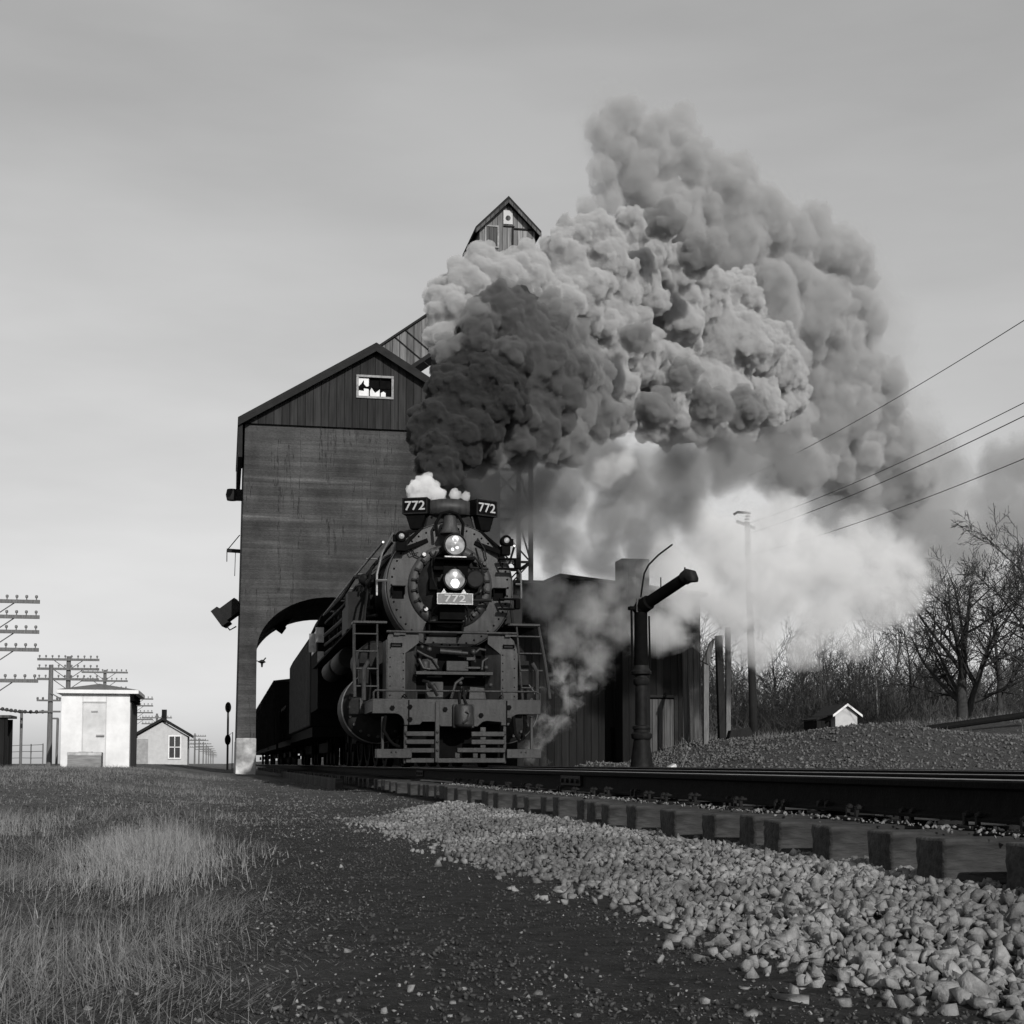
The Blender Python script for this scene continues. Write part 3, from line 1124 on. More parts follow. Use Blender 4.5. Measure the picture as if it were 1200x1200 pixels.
def headlight(z, r, lit, y=0.30):
    b = MB()
    b.lathe([(r * 0.9, y + 0.02), (r * 1.0, y), (r * 1.06, y), (r * 1.08, y + 0.03), (r * 1.0, y + 0.06), (r * 1.0, y + 0.36), (r * 0.8, y + 0.46), (0, y + 0.48)], (0, 0, z), 'Y', 32, caps=False)
    h = b.build('headlight', M['loco'], L)
    b = MB()
    b.lathe([(r * 0.95, y + 0.03), (r * 0.7, y + 0.012), (r * 0.35, y + 0.0), (0, y - 0.004)], (0, 0, z), 'Y', 28, caps=False)
    b.build('lens', M['lamp'], h)
    if lit:
        b = MB()
        b.lathe([(0.082, y - 0.003), (0.07, y - 0.02), (0.03, y - 0.03), (0, y - 0.032)], (0.0, 0, z - 0.085), 'Y', 20, caps=False)
        b.build('lens_bright_spot', M['lamp_spot'], h)
        b = MB()
        # angled hood leaves over the upper corners
        b.prism([(-r * 1.1, z + r * 0.15), (-r * 1.1, z + r * 1.1), (-0.02, z + r * 1.1)], y - 0.05, y - 0.01)
        b.prism([(r * 1.1, z + r * 0.0), (r * 1.1, z + r * 1.1), (0.02, z + r * 1.1)], y - 0.05, y - 0.01)
        b.build('hood', M['loco_dark'], h)
    else:
        b = MB()
        b.lathe([(0.055, y - 0.006), (0.03, y - 0.02), (0, y - 0.024)], (0.0, 0, z + 0.10), 'Y', 16, caps=False)
        b.lathe([(0.03, y - 0.006), (0.0, y - 0.02)], (0.03, 0, z - 0.05), 'Y', 10, caps=False)
        b.lathe([(0.03, y - 0.006), (0.0, y - 0.02)], (-0.05, 0, z - 0.09), 'Y', 10, caps=False)
        b.build('lens_bright_spot', M['lamp_spot'], h)  # flares on the unlit glass, made as small glowing spots
    return h


headlight(3.985, 0.195, False)
headlight(3.37, 0.20, True)
# name/number plate
pl = MB().box((0, 0.33, 3.01), (0.65, 0.03, 0.20)).build('number_plate', M['plate'], L, 0.01)
fr = MB()
fr.span((-0.325, 0.308, 3.095), (0.325, 0.313, 3.11)); fr.span((-0.325, 0.308, 2.91), (0.325, 0.313, 2.925))
fr.span((-0.325, 0.308, 2.925), (-0.31, 0.313, 3.095)); fr.span((0.31, 0.308, 2.925), (0.325, 0.313, 3.095))
fr.build('plate_frame', M['steel'], pl)
text_mesh('772', 0.185, M['white_paint'], pl, (0, 0.309, 3.008), (R(90), 0, 0), sx=1.45)
b = MB()
for q in (-0.2, 0.16):
    b.prism([(q - 0.05, 3.11), (q + 0.05, 3.11), (q, 3.19)], 0.32, 0.34)
b.build('plate_clip', M['steel'], pl)
# bell
b = MB()
b.lathe([(0.185, 4.22), (0.19, 4.235), (0.15, 4.30), (0.128, 4.38), (0.12, 4.5), (0.10, 4.55), (0.03, 4.57)], (-0.05, 0.62, 0), 'Z', 28)
bell = b.build('bell', M['smokebox'], L)
b = MB()
b.tube([(-0.28, 0.66, 4.18), (-0.30, 0.66, 4.42), (-0.2, 0.66, 4.6), (-0.05, 0.66, 4.64), (0.1, 0.66, 4.6), (0.2, 0.66, 4.42), (0.18, 0.66, 4.18)], 0.03, 8)
b.build('bell_yoke', M['loco_dark'], bell)
# stack, casing behind the bell and the curved front plate
b = MB()
b.lathe([(0.52, 4.30), (0.44, 4.45), (0.40, 4.6), (0.40, 4.82), (0.43, 4.86), (0.43, 4.93), (0.37, 4.93), (0.34, 4.80)], (0, 1.75, 0), 'Z', 40, caps=False)
b.build('smoke_stack', M['loco'], L)
b = MB()
prof = []
for i in range(13):
    a = math.pi * (1.0 + i / 12.0)
    prof.append((0.42 * math.cos(a), 1.12 + 0.28 * math.sin(a)))
vs_ = [(q[0], q[1], 4.64) for q in prof] + [(q[0], q[1], 4.86 + 0.05 * math.sin(math.pi * i / 12)) for i, q in enumerate(prof)]
b.add(vs_, [(i, i + 1, i + 14, i + 13) for i in range(12)])
o = b.build('deflector_plate', M['smokebox'], L)
sd = o.modifiers.new('solid', 'SOLIDIFY'); sd.thickness = 0.03; sd.offset = 0
b = MB()
b.prism([(-0.52, 4.02), (0.52, 4.02), (0.52, 4.2), (0.40, 4.66), (-0.40, 4.66), (-0.52, 4.2)], 1.0, 1.45)
b.build('heater_casing', M['loco'], L, 0.03)
b = MB()
b.prism([(-0.52, 4.08), (-0.25, 4.08), (-0.25, 4.14), (-0.52, 4.14)], 0.94, 0.998)
for q in ((-0.33, 4.58), (-0.36, 4.42), (0.33, 4.45), (0.36, 4.3)):
    b.ball((q[0], 1.0, q[1]), 0.022, 8, 4)
b.build('casing_bolt', M['loco_dark'], L)
# number boards
for sx, cx, rz in ((-1, -0.61, R(-24)), (1, 0.63, R(27))):
    nb = bpy.data.objects.new('number_board', None)
    COL.objects.link(nb)
    bb = MB().box((0, 0, 0), (0.48, 0.22, 0.30))
    nb = bb.build('number_board', M['loco_dark'], L, 0.015)
    nb.location = (cx, 1.0, 4.77)
    nb.rotation_euler = (0, 0, rz)
    f_ = MB()
    f_.span((-0.24, -0.122, 0.125), (0.24, -0.112, 0.15)); f_.span((-0.24, -0.122, -0.15), (0.24, -0.112, -0.125))
    f_.span((-0.24, -0.122, -0.125), (-0.215, -0.112, 0.125)); f_.span((0.215, -0.122, -0.125), (0.24, -0.112, 0.125))
    f_.build('board_frame', M['loco'], nb)
    text_mesh('772', 0.235, M['white_paint'], nb, (0, -0.116, -0.005), (R(90), 0, 0), sx=1.12)
    b = MB()
    b.prism([(-0.19, -0.15), (0.19, -0.15), (0.10, -0.42), (-0.10, -0.42)], -0.08, 0.08)
    b.build('board_bracket', M['loco_dark'], nb, 0.01)
for e in [o for o in bpy.data.objects if o.name.startswith('number_board') and o.type == 'EMPTY']:
    bpy.data.objects.remove(e)
# class lamps on brackets
for sx, cx, cz in ((-1, -0.93, 4.16), (1, 1.0, 4.14)):
    b = MB()
    b.lathe([(0.0, 0.62), (0.085, 0.62), (0.10, 0.64), (0.10, 0.82), (0.06, 0.86), (0, 0.86)], (cx, 0, cz), 'Y', 18, caps=False)
    b.box((cx, 0.74, cz - 0.17), (0.16, 0.16, 0.18))
    b.box((cx + 0.10 * sx, 0.74, cz - 0.02), (0.08, 0.12, 0.12))
    b.beam((cx, 0.8, cz - 0.2), (cx * 0.55, 0.95, cz + 0.22), 0.06, 0.05)
    b.beam((cx, 0.75, cz - 0.24), (cx * 0.45, 0.9, cz - 0.02), 0.04, 0.08)
    cl = b.build('class_lamp', M['loco_dark'], L, 0.008)
    b = MB()
    b.lathe([(0.05, 0.615), (0.035, 0.605), (0.0, 0.60)], (cx, 0, cz), 'Y', 14, caps=False)
    b.build('lens', M['lamp'], cl)
# brackets on the flank of the smokebox front
for cz in (3.72, 2.98):
    b = MB()
    b.box((1.06, 0.72, cz + 0.09), (0.36, 0.12, 0.03))
    b.box((1.02, 0.72, cz - 0.09), (0.30, 0.12, 0.03))
    b.box((1.21, 0.70, cz), (0.09, 0.18, 0.18))
    b.tube([(0.86, 0.75, cz + 0.1), (0.95, 0.72, cz - 0.09)], 0.02, 6)
    b.build('marker_bracket', M['loco_dark'], L, 0.006)
b = MB()
b.tube([(1.22, 0.8, 3.66), (1.30, 0.8, 3.55), (1.31, 0.8, 3.1)], 0.018, 6)
b.tube([(1.2, 0.8, 3.36), (1.31, 0.8, 3.36)], 0.018, 6)
b.build('grab_iron', M['steel'], L)
b = MB()
b.tube([(-1.16, 0.85, 3.38), (-1.36, 0.9, 3.38)], 0.025, 6)
b.tube([(-1.05, 0.85, 4.25), (-1.24, 0.95, 3.9), (-1.33, 1.0, 3.5), (-1.33, 1.0, 3.12)], 0.022, 6)
b.build('grab_iron', M['steel'], L)
# pilot beam with curved apron
pts = [(-1.5, 0.94), (-1.5, 1.2), (1.5, 1.2), (1.5, 0.94), (1.10, 0.94)]
pts += [(1.10 - 0.16 * math.sin(a), 0.94 - 0.16 * (1 - math.cos(a))) for a in (0.4, 0.8, 1.2, math.pi / 2)]
pts += [(0.92, 0.74), (0.78, 0.74), (0.78, 0.80), (0.52, 0.82), (0.45, 0.80), (0.36, 0.72), (-0.30, 0.72), (-0.36, 0.80), (-0.62, 0.80), (-0.66, 0.75), (-0.86, 0.74), (-0.94, 0.74)]
pts += [(-1.10 + 0.16 * math.sin(a), 0.94 - 0.16 * (1 - math.cos(a))) for a in (math.pi / 2, 1.2, 0.8, 0.4)]
pts += [(-1.10, 0.94)]
b = MB().prism(pts, 0.0, 0.05)
pb = b.build('pilot_beam', M['deck'], L, 0.008)
b = MB()
for (x, z) in ((-0.84, 1.06), (-0.84, 0.84), (0.92, 1.06), (0.92, 0.84), (-0.22, 1.02), (-1.15, 1.04), (0.42, 0.92)):
    b.lathe([(0.0, -0.03), (0.045, -0.03), (0.045, 0.0)], (x, 0, z), 'Y', 6)
b.box((-0.86, -0.008, 0.96), (0.02, 0.016, 0.44)); b.box((0.88, -0.008, 0.96), (0.02, 0.016, 0.44))
b.build('beam_bolt', M['loco_dark'], pb)
b = MB()
b.span((-1.5, 0.05, 1.17), (1.5, 1.9, 1.20))
b.span((-1.5, 0.05, 0.97), (-1.44, 1.4, 1.17)); b.span((1.44, 0.05, 0.97), (1.5, 1.4, 1.17))
b.build('pilot_deck', M['deck'], L, 0.006)
b = MB()
b.tube([(-1.47, 0.06, 1.2), (-1.47, 0.06, 1.31), (-1.44, 0.06, 1.345), (1.42, 0.06, 1.345), (1.49, 0.06, 1.31), (1.5, 0.06, 1.1)], 0.018, 8)
for q in (-0.72, 0.05, 0.82):
    b.tube([(q, 0.06, 1.2), (q, 0.06, 1.345)], 0.016, 6)
b.build('deck_rail', M['deck'], L)
# coupler folded into the beam
b = MB()
b.lathe([(0.0, 0.70), (0.13, 0.70), (0.17, 0.74), (0.17, 1.06), (0.15, 1.1), (0.0, 1.1)], (0.10, -0.08, 0), 'Z', 20, caps=False)
b.box((0.10, -0.02, 0.9), (0.38, 0.12, 0.42))
cp_ = b.build('coupler', M['deck'], L, 0.02)
b = MB()
b.tube([(0.10, -0.255, 0.98), (0.17, -0.262, 0.94), (0.14, -0.27, 0.84), (0.06, -0.265, 0.78)], 0.022, 6)
b.build('knuckle', M['smokebox'], cp_)
b = MB()
b.tube([(0.04, -0.05, 1.12), (0.02, -0.04, 1.3), (0.1, 0.0, 1.42), (0.13, 0.0, 1.2)], 0.022, 6)
b.tube([(0.16, -0.05, 1.1), (0.1, -0.02, 1.26), (0.2, 0.0, 1.38)], 0.02, 6)
b.tube([(-0.36, -0.03, 1.25), (-0.42, -0.03, 1.36), (-0.52, 0.02, 1.5), (-0.6, 0.1, 1.52)], 0.03, 6)
b.build('uncoupling_lever', M['loco'], L)
# slatted pilot
b = MB()
for z in (0.59, 0.45, 0.30, 0.125):
    b.box((-0.66, 0.02, z), (0.50, 0.08, 0.085))
for z in (0.59, 0.45):
    b.box((0.545, 0.02, z), (0.60, 0.08, 0.085))
b.box((0.42, 0.0, 0.305), (0.86, 0.10, 0.085))
b.box((0.24, 0.0, 0.125), (1.22, 0.08, 0.085))
for q in (-0.30, 0.02):
    b.box((q + 0.3, 0.02, 0.215), (0.09, 0.06, 0.1))
b.build('pilot_slats', M['deck'], L, 0.01)
for x, y_, zc_, wd, ht, bolts in ((-0.91, 0.06, 0.40, 0.055, 0.66, (0.6, 0.3)), (0.85, 0.06, 0.40, 0.055, 0.66, (0.6, 0.3)), (-0.36, 0.0, 0.62, 0.075, 1.06, (0.62, 0.45, 0.3)), (0.46, 0.05, 0.40, 0.1, 0.62, (0.6, 0.45))):
    b = MB()
    b.box((x, y_, zc_), (wd, 0.07, ht))
    for z in bolts:
        b.ball((x, y_ - 0.04, z), 0.028, 8, 4)
    b.build('pilot_post', M['deck'], L, 0.008)
b = MB()
b.box((0, 0.5, 0.48), (1.7, 0.04, 0.6))
b.build('pilot_dark_sheet', M['loco_dark'], L)  # black sheet added for the shade in the opening behind the slats
for x in (-1.12, 1.18):
    b = MB()
    b.box((x, 0.05, 0.245), (0.62, 0.26, 0.16))
    for q in (-0.05, 0.03):
        b.ball((x + q, -0.08, 0.27), 0.02, 6, 4)
    b.box((x + (0.18 if x > 0 else -0.18), 0.15, 0.6), (0.05, 0.05, 0.6))
    b.build('foot_board', M['deck'], L, 0.01)
# air hoses
b = MB()
b.tube([(1.0, -0.02, 0.9), (1.02, -0.06, 0.6), (1.10, -0.06, 0.46), (1.18, -0.05, 0.52), (1.17, -0.04, 0.6)], 0.03, 8)
b.tube([(1.22, 0.1, 0.95), (1.22, 0.05, 0.7), (1.16, 0.05, 0.5)], 0.03, 8)
b.tube([(-1.26, 0.05, 0.9), (-1.3, 0.0, 0.65), (-1.2, 0.0, 0.48), (-1.12, 0.0, 0.40), (-1.02, 0.0, 0.36)], 0.03, 8)
b.build('air_hose', M['loco_dark'], L)
# air pump shields
for sx in (-1, 1):
    xo, xb, xi = (-1.18, -0.86, -0.62) if sx < 0 else (1.18, 0.88, 0.64)
    c = 0.18 if sx > 0 else 0.05
    fp = [(xo, 1.2), (xo, 2.40 - c * 1.6), (xo - sx * c * 0.35, 2.40 - c * 0.6), (xo - sx * c, 2.40), (xi, 2.40), (xi, 2.23), (xb, 2.04), (xb, 1.2)]
    b = MB()
    b.prism(fp, 0.55, 0.58)
    b.add([(xb, 0.551, 1.2), (xb, 0.551, 2.04), (xi, 0.551, 2.23), (xi, 0.86, 2.23), (xi, 0.86, 1.2)], [(0, 1, 3, 4), (1, 2, 3)])
    b.span((xo - 0.015, 0.58, 1.2), (xo + 0.015, 1.2, 2.36 - c * 1.6))
    sh = b.build('pump_shield', M['smokebox'], L)
    b = MB()
    for q in range(6):
        b.ball((xo - sx * 0.05, 0.55, 1.28 + q * 0.17), 0.013, 6, 4)
        b.ball((xb + sx * 0.035, 0.55, 1.28 + q * 0.15), 0.013, 6, 4)
    b.build('rivet_row', M['loco_dark'], sh)
    b = MB()
    b.box((xo - sx * 0.16, 0.52, 2.21), (0.2, 0.02, 0.015)); b.box((xo - sx * 0.16, 0.52, 2.165), (0.2, 0.02, 0.015))
    b.box((xo - sx * 0.065, 0.52, 2.19), (0.015, 0.05, 0.06)); b.box((xo - sx * 0.255, 0.52, 2.19), (0.015, 0.05, 0.06))
    b.tube([(xo - sx * 0.26, 0.50, 1.26), (xo - sx * 0.3, 0.47, 1.3), (xo - sx * 0.34, 0.50, 1.26)], 0.014, 6)
    b.build('grab_handle', M['loco_dark'], sh)
    b = MB()
    b.lathe([(0.24, 1.2), (0.24, 1.55), (0.17, 1.6), (0.17, 1.7), (0.25, 1.75), (0.25, 2.15), (0.2, 2.22), (0.1, 2.25)], (sx * 0.9, 0.98, 0), 'Z', 20)
    b.build('air_pump', M['loco_dark'], L)
# handrail over the shields
b = MB()
b.tube([(-1.2, 0.5, 2.42), (1.16, 0.5, 2.42)], 0.024, 8)
for q in (-1.02, 1.0):
    b.box((q, 0.52, 2.40), (0.10, 0.05, 0.09)); b.box((q + 0.1, 0.52, 2.385), (0.12, 0.04, 0.04))
b.build('front_handrail', M['deck'], L)
# middle shelf, boxes, pipes and valves
b = MB()
b.box((0.03, 0.62, 1.69), (1.40, 0.2, 0.06))
b.build('middle_shelf', M['deck'], L, 0.006)
b = MB()
b.box((0.10, 0.75, 1.83), (0.40, 0.2, 0.18)); b.box((0.42, 0.72, 1.80), (0.34, 0.16, 0.04))
b.tube([(-0.22, 0.7, 2.10), (0.18, 0.7, 2.07)], 0.055, 12); b.tube([(0.18, 0.7, 2.07), (0.3, 0.7, 2.06)], 0.035, 10)
b.lathe([(0.09, 1.72), (0.09, 1.9), (0.05, 1.95)], (-0.48, 0.72, 0), 'Z', 12); b.box((-0.36, 0.74, 1.86), (0.2, 0.12, 0.2))
b.tube([(-0.64, 0.66, 2.1), (-0.5, 0.64, 2.02), (-0.36, 0.64, 1.96), (-0.24, 0.66, 1.78)], 0.024, 6)
b.tube([(-0.6, 0.66, 1.95), (-0.52, 0.62, 1.78), (-0.4, 0.62, 1.76)], 0.03, 6)
b.tube([(0.62, 0.66, 2.12), (0.5, 0.64, 2.14), (0.4, 0.64, 2.05), (0.42, 0.66, 1.9)], 0.028, 8)
b.tube([(0.66, 0.66, 1.98), (0.56, 0.62, 1.92), (0.54, 0.62, 1.76)], 0.03, 8)
b.ball((0.38, 0.62, 2.08), 0.06, 10, 6); b.box((0.34, 0.66, 1.96), (0.16, 0.1, 0.06)); b.ball((-0.42, 0.62, 2.12), 0.05, 10, 6); b.ball((-0.55, 0.62, 2.16), 0.04, 8, 6)
b.ball((0.62, 0.62, 1.8), 0.05, 10, 6)
b.build('valve_gear_box', M['deck'], L, 0.006)
b = MB()
b.box((-0.36, 0.4, 1.36), (0.30, 0.2, 0.32)); b.prism([(0.26, 1.2), (0.58, 1.2), (0.54, 1.42), (0.28, 1.44)], 0.35, 0.6)
b.tube([(-0.5, 0.34, 1.3), (-0.44, 0.32, 1.46), (-0.36, 0.32, 1.5), (-0.26, 0.34, 1.3)], 0.035, 8)
b.tube([(-0.06, 0.36, 1.22), (0.02, 0.34, 1.5), (0.16, 0.4, 1.6)], 0.03, 8)
b.tube([(0.2, 0.36, 1.3), (0.12, 0.34, 1.44)], 0.025, 8)
b.ball((-0.44, 0.3, 1.46), 0.06, 8, 6); b.ball((0.1, 0.3, 1.5), 0.04, 8, 6); b.ball((0.68, 0.5, 1.48), 0.045, 8, 6)
b.build('deck_fitting', M['smokebox'], L, 0.008)
b = MB()
b.span((-0.66, 0.9, 1.2), (0.66, 0.95, 2.2))
b.build('saddle_front', M['loco_dark'], L)
# running boards, front posts and ladders
for sx in (-1, 1):
    b = MB()
    b.span((sx * 1.12, 1.55, 2.60), (sx * 1.70, 14.0, 2.65))
    b.build('running_board', M['loco_dark'], L, 0.006)
    b = MB()
    b.span((sx * 1.12, 1.15, 2.625), (sx * 1.74, 1.60, 2.67))
    b.build('step_platform', M['deck'], L, 0.006)
    b = MB()
    x0 = sx * 1.72
    b.tube([(x0 - sx * 0.05, 1.2, 2.65), (x0, 1.2, 2.6), (x0 + sx * (0.02 if sx < 0 else 0.06), 0.9, 1.9), (x0 + sx * (0.02 if sx < 0 else 0.1), 0.7, 1.25)], 0.03, 8)
    b.tube([(sx * 1.30, 1.2, 2.62), (sx * 1.32, 0.75, 1.2)], 0.02, 8)
    for k in range(4):
        t = (k + 0.6) / 4.4
        yy, zz = 1.2 - 0.45 * t, 2.62 - 1.42 * t
        b.box((sx * 1.52, yy, zz), (0.42, 0.10, 0.02))
    b.tube([(sx * 1.58, 0.7, 1.2), (sx * 1.58, 0.72, 1.75), (sx * 1.5, 0.74, 1.9)], 0.04, 8)
    b.build('front_ladder', M['deck'], L)
    b = MB()
    b.tube([(sx * 1.22, 1.0, 4.1), (sx * 1.36, 2.2, 3.95), (sx * 1.42, 6, 3.95), (sx * 1.5, 13.0, 3.95)], 0.022, 6)
    for yy in (2.2, 4.5, 7, 9.5, 12):
        b.tube([(sx * 1.2, yy, 3.95), (sx * 1.41, yy, 3.95)], 0.02, 6)
    b.build('boiler_handrail', M['steel'], L)
    # cylinder and valve chest
    b = MB()
    b.lathe([(0.0, 1.84), (0.20, 1.84), (0.24, 1.88), (0.52, 1.88), (0.60, 1.9), (0.66, 1.95), (0.66, 3.2), (0.6, 3.26), (0.0, 3.26)], (sx * 1.20, 0, 1.12), 'Y', 40, caps=False)
    b.lathe([(0.0, 1.7), (0.30, 1.7), (0.34, 1.74), (0.34, 3.4), (0.0, 3.4)], (sx * 1.26, 0, 2.02), 'Y', 24, caps=False)
    cy = b.build('cylinder', M['loco'], L)
    b = MB()
    b.lathe([(0.662, 1.94), (0.678, 1.95), (0.678, 2.02), (0.662, 2.03)], (sx * 1.20, 0, 1.12), 'Y', 48, caps=False)
    b.build('cylinder_rim', M['steel'], cy)
    b = MB()
    for k in range(20):
        a = 2 * math.pi * k / 20
        b.lathe([(0.0, 1.85), (0.028, 1.85), (0.028, 1.89)], (sx * 1.20 + 0.55 * math.cos(a), 0, 1.12 + 0.55 * math.sin(a)), 'Y', 6, caps=False)
    b.lathe([(0.05, 1.70), (0.09, 1.70), (0.10, 1.74), (0.10, 1.88)], (sx * 1.42, 0, 1.14), 'Y', 18, caps=False)
    b.box((sx * 1.42, 1.83, 1.14), (0.26, 0.05, 0.28))
    b.build('cylinder_bolt', M['deck'], cy, 0)
    b = MB()
    b.tube([(sx * 1.44, 1.6, 1.9), (sx * 1.40, 1.55, 1.5), (sx * 1.42, 1.6, 1.2)], 0.05, 8)
    b.box((sx * 1.5, 1.6, 1.75), (0.2, 0.2, 0.5))
    b.build('lubricator', M['loco'], L, 0.01)

# wheels
def wheel(r, y, side, spokes, name):
    b = MB()
    x = side * 0.72
    b.lathe([(r * 0.86, -0.06), (r * 1.0, -0.06), (r * 1.0, 0.07), (r * 0.86, 0.07), (r * 0.86, -0.06)], (x, y, r), 'X', 36, caps=False)
    b.lathe([(0, -0.09), (r * 0.26, -0.09), (r * 0.26, 0.09), (0, 0.09)], (x, y, r), 'X', 18, caps=False)
    if spokes:
        for k in range(14):
            a = 2 * math.pi * k / 14
            b.beam((x, y + 0.2 * r * math.cos(a), r + 0.2 * r * math.sin(a)), (x, y + 0.9 * r * math.cos(a), r + 0.9 * r * math.sin(a)), 0.07, 0.06, (1, 0, 0))
    else:
        b.lathe([(r * 0.2, -0.03), (r * 0.9, -0.04), (r * 0.9, 0.02), (r * 0.2, 0.04)], (x, y, r), 'X', 24, caps=False)
    return b.build(name, M['loco_dark'], L)


for side in (-1, 1):
    wheel(0.42, 1.55, side, False, 'pilot_wheel')
    for y in (4.6, 6.45, 8.3, 10.15):
        wheel(0.876, y, side, True, 'driving_wheel')
    for y in (12.3, 13.9):
        wheel(0.5, y, side, False, 'trailing_wheel')
    b = MB()
    b.beam((side * 0.93, 4.6, 0.62), (side * 0.93, 10.15, 0.62), 0.08, 0.16)
    b.beam((side * 1.06, 3.4, 1.1), (side * 1.02, 8.3, 0.62), 0.08, 0.16)
    b.beam((side * 1.08, 3.2, 1.35), (side * 1.08, 4.9, 1.35), 0.1, 0.14)
    b.beam((side * 1.12, 3.3, 1.95), (side * 1.12, 6.9, 1.5), 0.06, 0.1)
    b.beam((side * 1.12, 6.9, 1.5), (side * 1.1, 8.3, 0.9), 0.06, 0.1)
    b.build('side_rod', M['loco_dark'], L, 0.01)
b = MB()
b.span((-0.5, 1.0, 0.75), (0.5, 14.0, 1.35))
b.span((-0.75, 1.9, 0.75), (0.75, 3.3, 2.4))
b.build('engine_frame', M['loco_dark'], L)
# gear along the left and right flanks above and below the running board
for sx in (-1, 1):
    b = MB()
    b.box((sx * 1.50, 3.0, 3.02), (0.42, 0.6, 0.72)); b.box((sx * 1.46, 4.4, 2.96), (0.36, 1.2, 0.55))
    b.lathe([(0.22, 5.4), (0.24, 5.45), (0.24, 7.6), (0.22, 7.65)], (sx * 1.45, 0, 2.30), 'Y', 18)
    b.lathe([(0.22, 8.2), (0.24, 8.25), (0.24, 10.6), (0.22, 10.65)], (sx * 1.45, 0, 2.30), 'Y', 18)
    for k, zz in enumerate((2.85, 3.05, 3.3, 3.62, 3.85)):
        b.tube([(sx * (1.24 + 0.05 * (k % 2)), 1.9 + 0.5 * k, zz), (sx * 1.42, 3 + 0.4 * k, zz + 0.05), (sx * 1.46, 7, zz - 0.06), (sx * 1.5, 12.2, zz + 0.05)], 0.03 + 0.012 * (k % 3), 6)
    for k in range(9):
        yy = 2.3 + 1.15 * k
        b.ball((sx * 1.33, yy, 3.5 + 0.25 * math.sin(k * 2.1)), 0.09 + 0.03 * (k % 3), 8, 6)
        b.tube([(sx * 0.9, yy, 4.3), (sx * 1.3, yy + 0.1, 3.8), (sx * 1.42, yy, 3.0), (sx * 1.45, yy - 0.1, 2.6)], 0.028, 6)
    b.build('side_piping', M['loco'], L, 0)
# domes
b = MB()
b.lathe([(0.75, -0.35), (0.62, 0.05), (0.55, 0.25), (0.42, 0.38), (0.2, 0.44), (0, 0.45)], (0, 4.6, BZ + 1.2), 'Z', 28, caps=False)
b.lathe([(0.75, -0.35), (0.6, 0.05), (0.5, 0.22), (0.3, 0.32), (0, 0.34)], (0, 7.6, BZ + 1.25), 'Z', 28, caps=False)
b.build('dome', M['loco'], L)
# cab
b = MB()
b.span((-1.62, 13.2, 1.5), (1.62, 13.3, 3.6))
b.span((-1.62, 13.3, 1.5), (-1.56, 16.2, 3.75)); b.span((1.56, 13.3, 1.5), (1.62, 16.2, 3.75))
rp = [(1.66, 3.7), (1.5, 4.05), (1.1, 4.35), (0.5, 4.52), (-0.5, 4.52), (-1.1, 4.35), (-1.5, 4.05), (-1.66, 3.7)]
b.prism(rp, 13.1, 16.5)
cab = b.build('cab', M['loco_dark'], L)
b = MB()
for q in (-1.63, 1.63):
    b.box((q, 14.3, 3.35), (0.02, 0.8, 0.55)); b.box((q, 15.3, 3.35), (0.02, 0.8, 0.55))
b.build('cab_window', M['steel'], cab)
for c_, s_ in (((-1.58, 13.18, 3.45), (0.22, 0.03, 0.4)), ((-1.55, 13.18, 2.85), (0.16, 0.03, 0.32)), ((-1.72, 14.0, 3.3), (0.18, 0.05, 0.5))):
    MB().box(c_, s_).build('front_window', M['steel'], cab)

# ------------------------------------------------------------------ tender
T = thing('tender', (TX, Y0 + 17.4, ZR), 'riveted coal tender coupled behind the locomotive cab in the archway', 'tender')
b = MB()
tp = [(-1.56, 0), (-1.56, 3.75), (-1.46, 3.95), (-1.30, 4.02), (1.30, 4.02), (1.46, 3.95), (1.56, 3.75), (1.56, 0)]
b.prism([(x, z if z > 0 else 1.15) for x, z in tp], 0, 13.6)
tb = b.build('tank', M['loco_dark'], T, 0.02)
M['seam'] = mat('pale_seam', 0.06, 0.8, 0.3, 6, 0.1)  # seams lighter than the tank plates
for k in range(30):
    y = 0.3 + k * 0.45
    for sx in (-1, 1):
        MB().span((sx * 1.565 - 0.002, y, 1.2), (sx * 1.585, y + 0.06, 3.7)).build('rivet_seam', M['seam'] if k > 3 else M['smokebox'], tb)
b = MB()
b.span((-1.5, 0, 0.85), (1.5, 13.6, 1.14))
b.build('underframe', M['loco_dark'], T)
for c in (2.6, 10.6):
    b = MB()
    for dy in (-1.5, 0, 1.5):
        for sx in (-1, 1):
            b.lathe([(0, -0.06), (0.42, -0.06), (0.46, 0.06), (0, 0.06)], (sx * 0.72, c + dy, 0.46), 'X', 24, caps=False)
    for sx in (-1, 1):
        b.beam((sx * 0.95, c - 2, 0.55), (sx * 0.95, c + 2, 0.55), 0.12, 0.3)
    b.build('truck', M['loco_dark'], T)

# ------------------------------------------------------------------ freight cars
M['car'] = mat('freight_car_brown', 0.006, 0.85, 0.35, 4, 0.2, 20, spec=0.03)


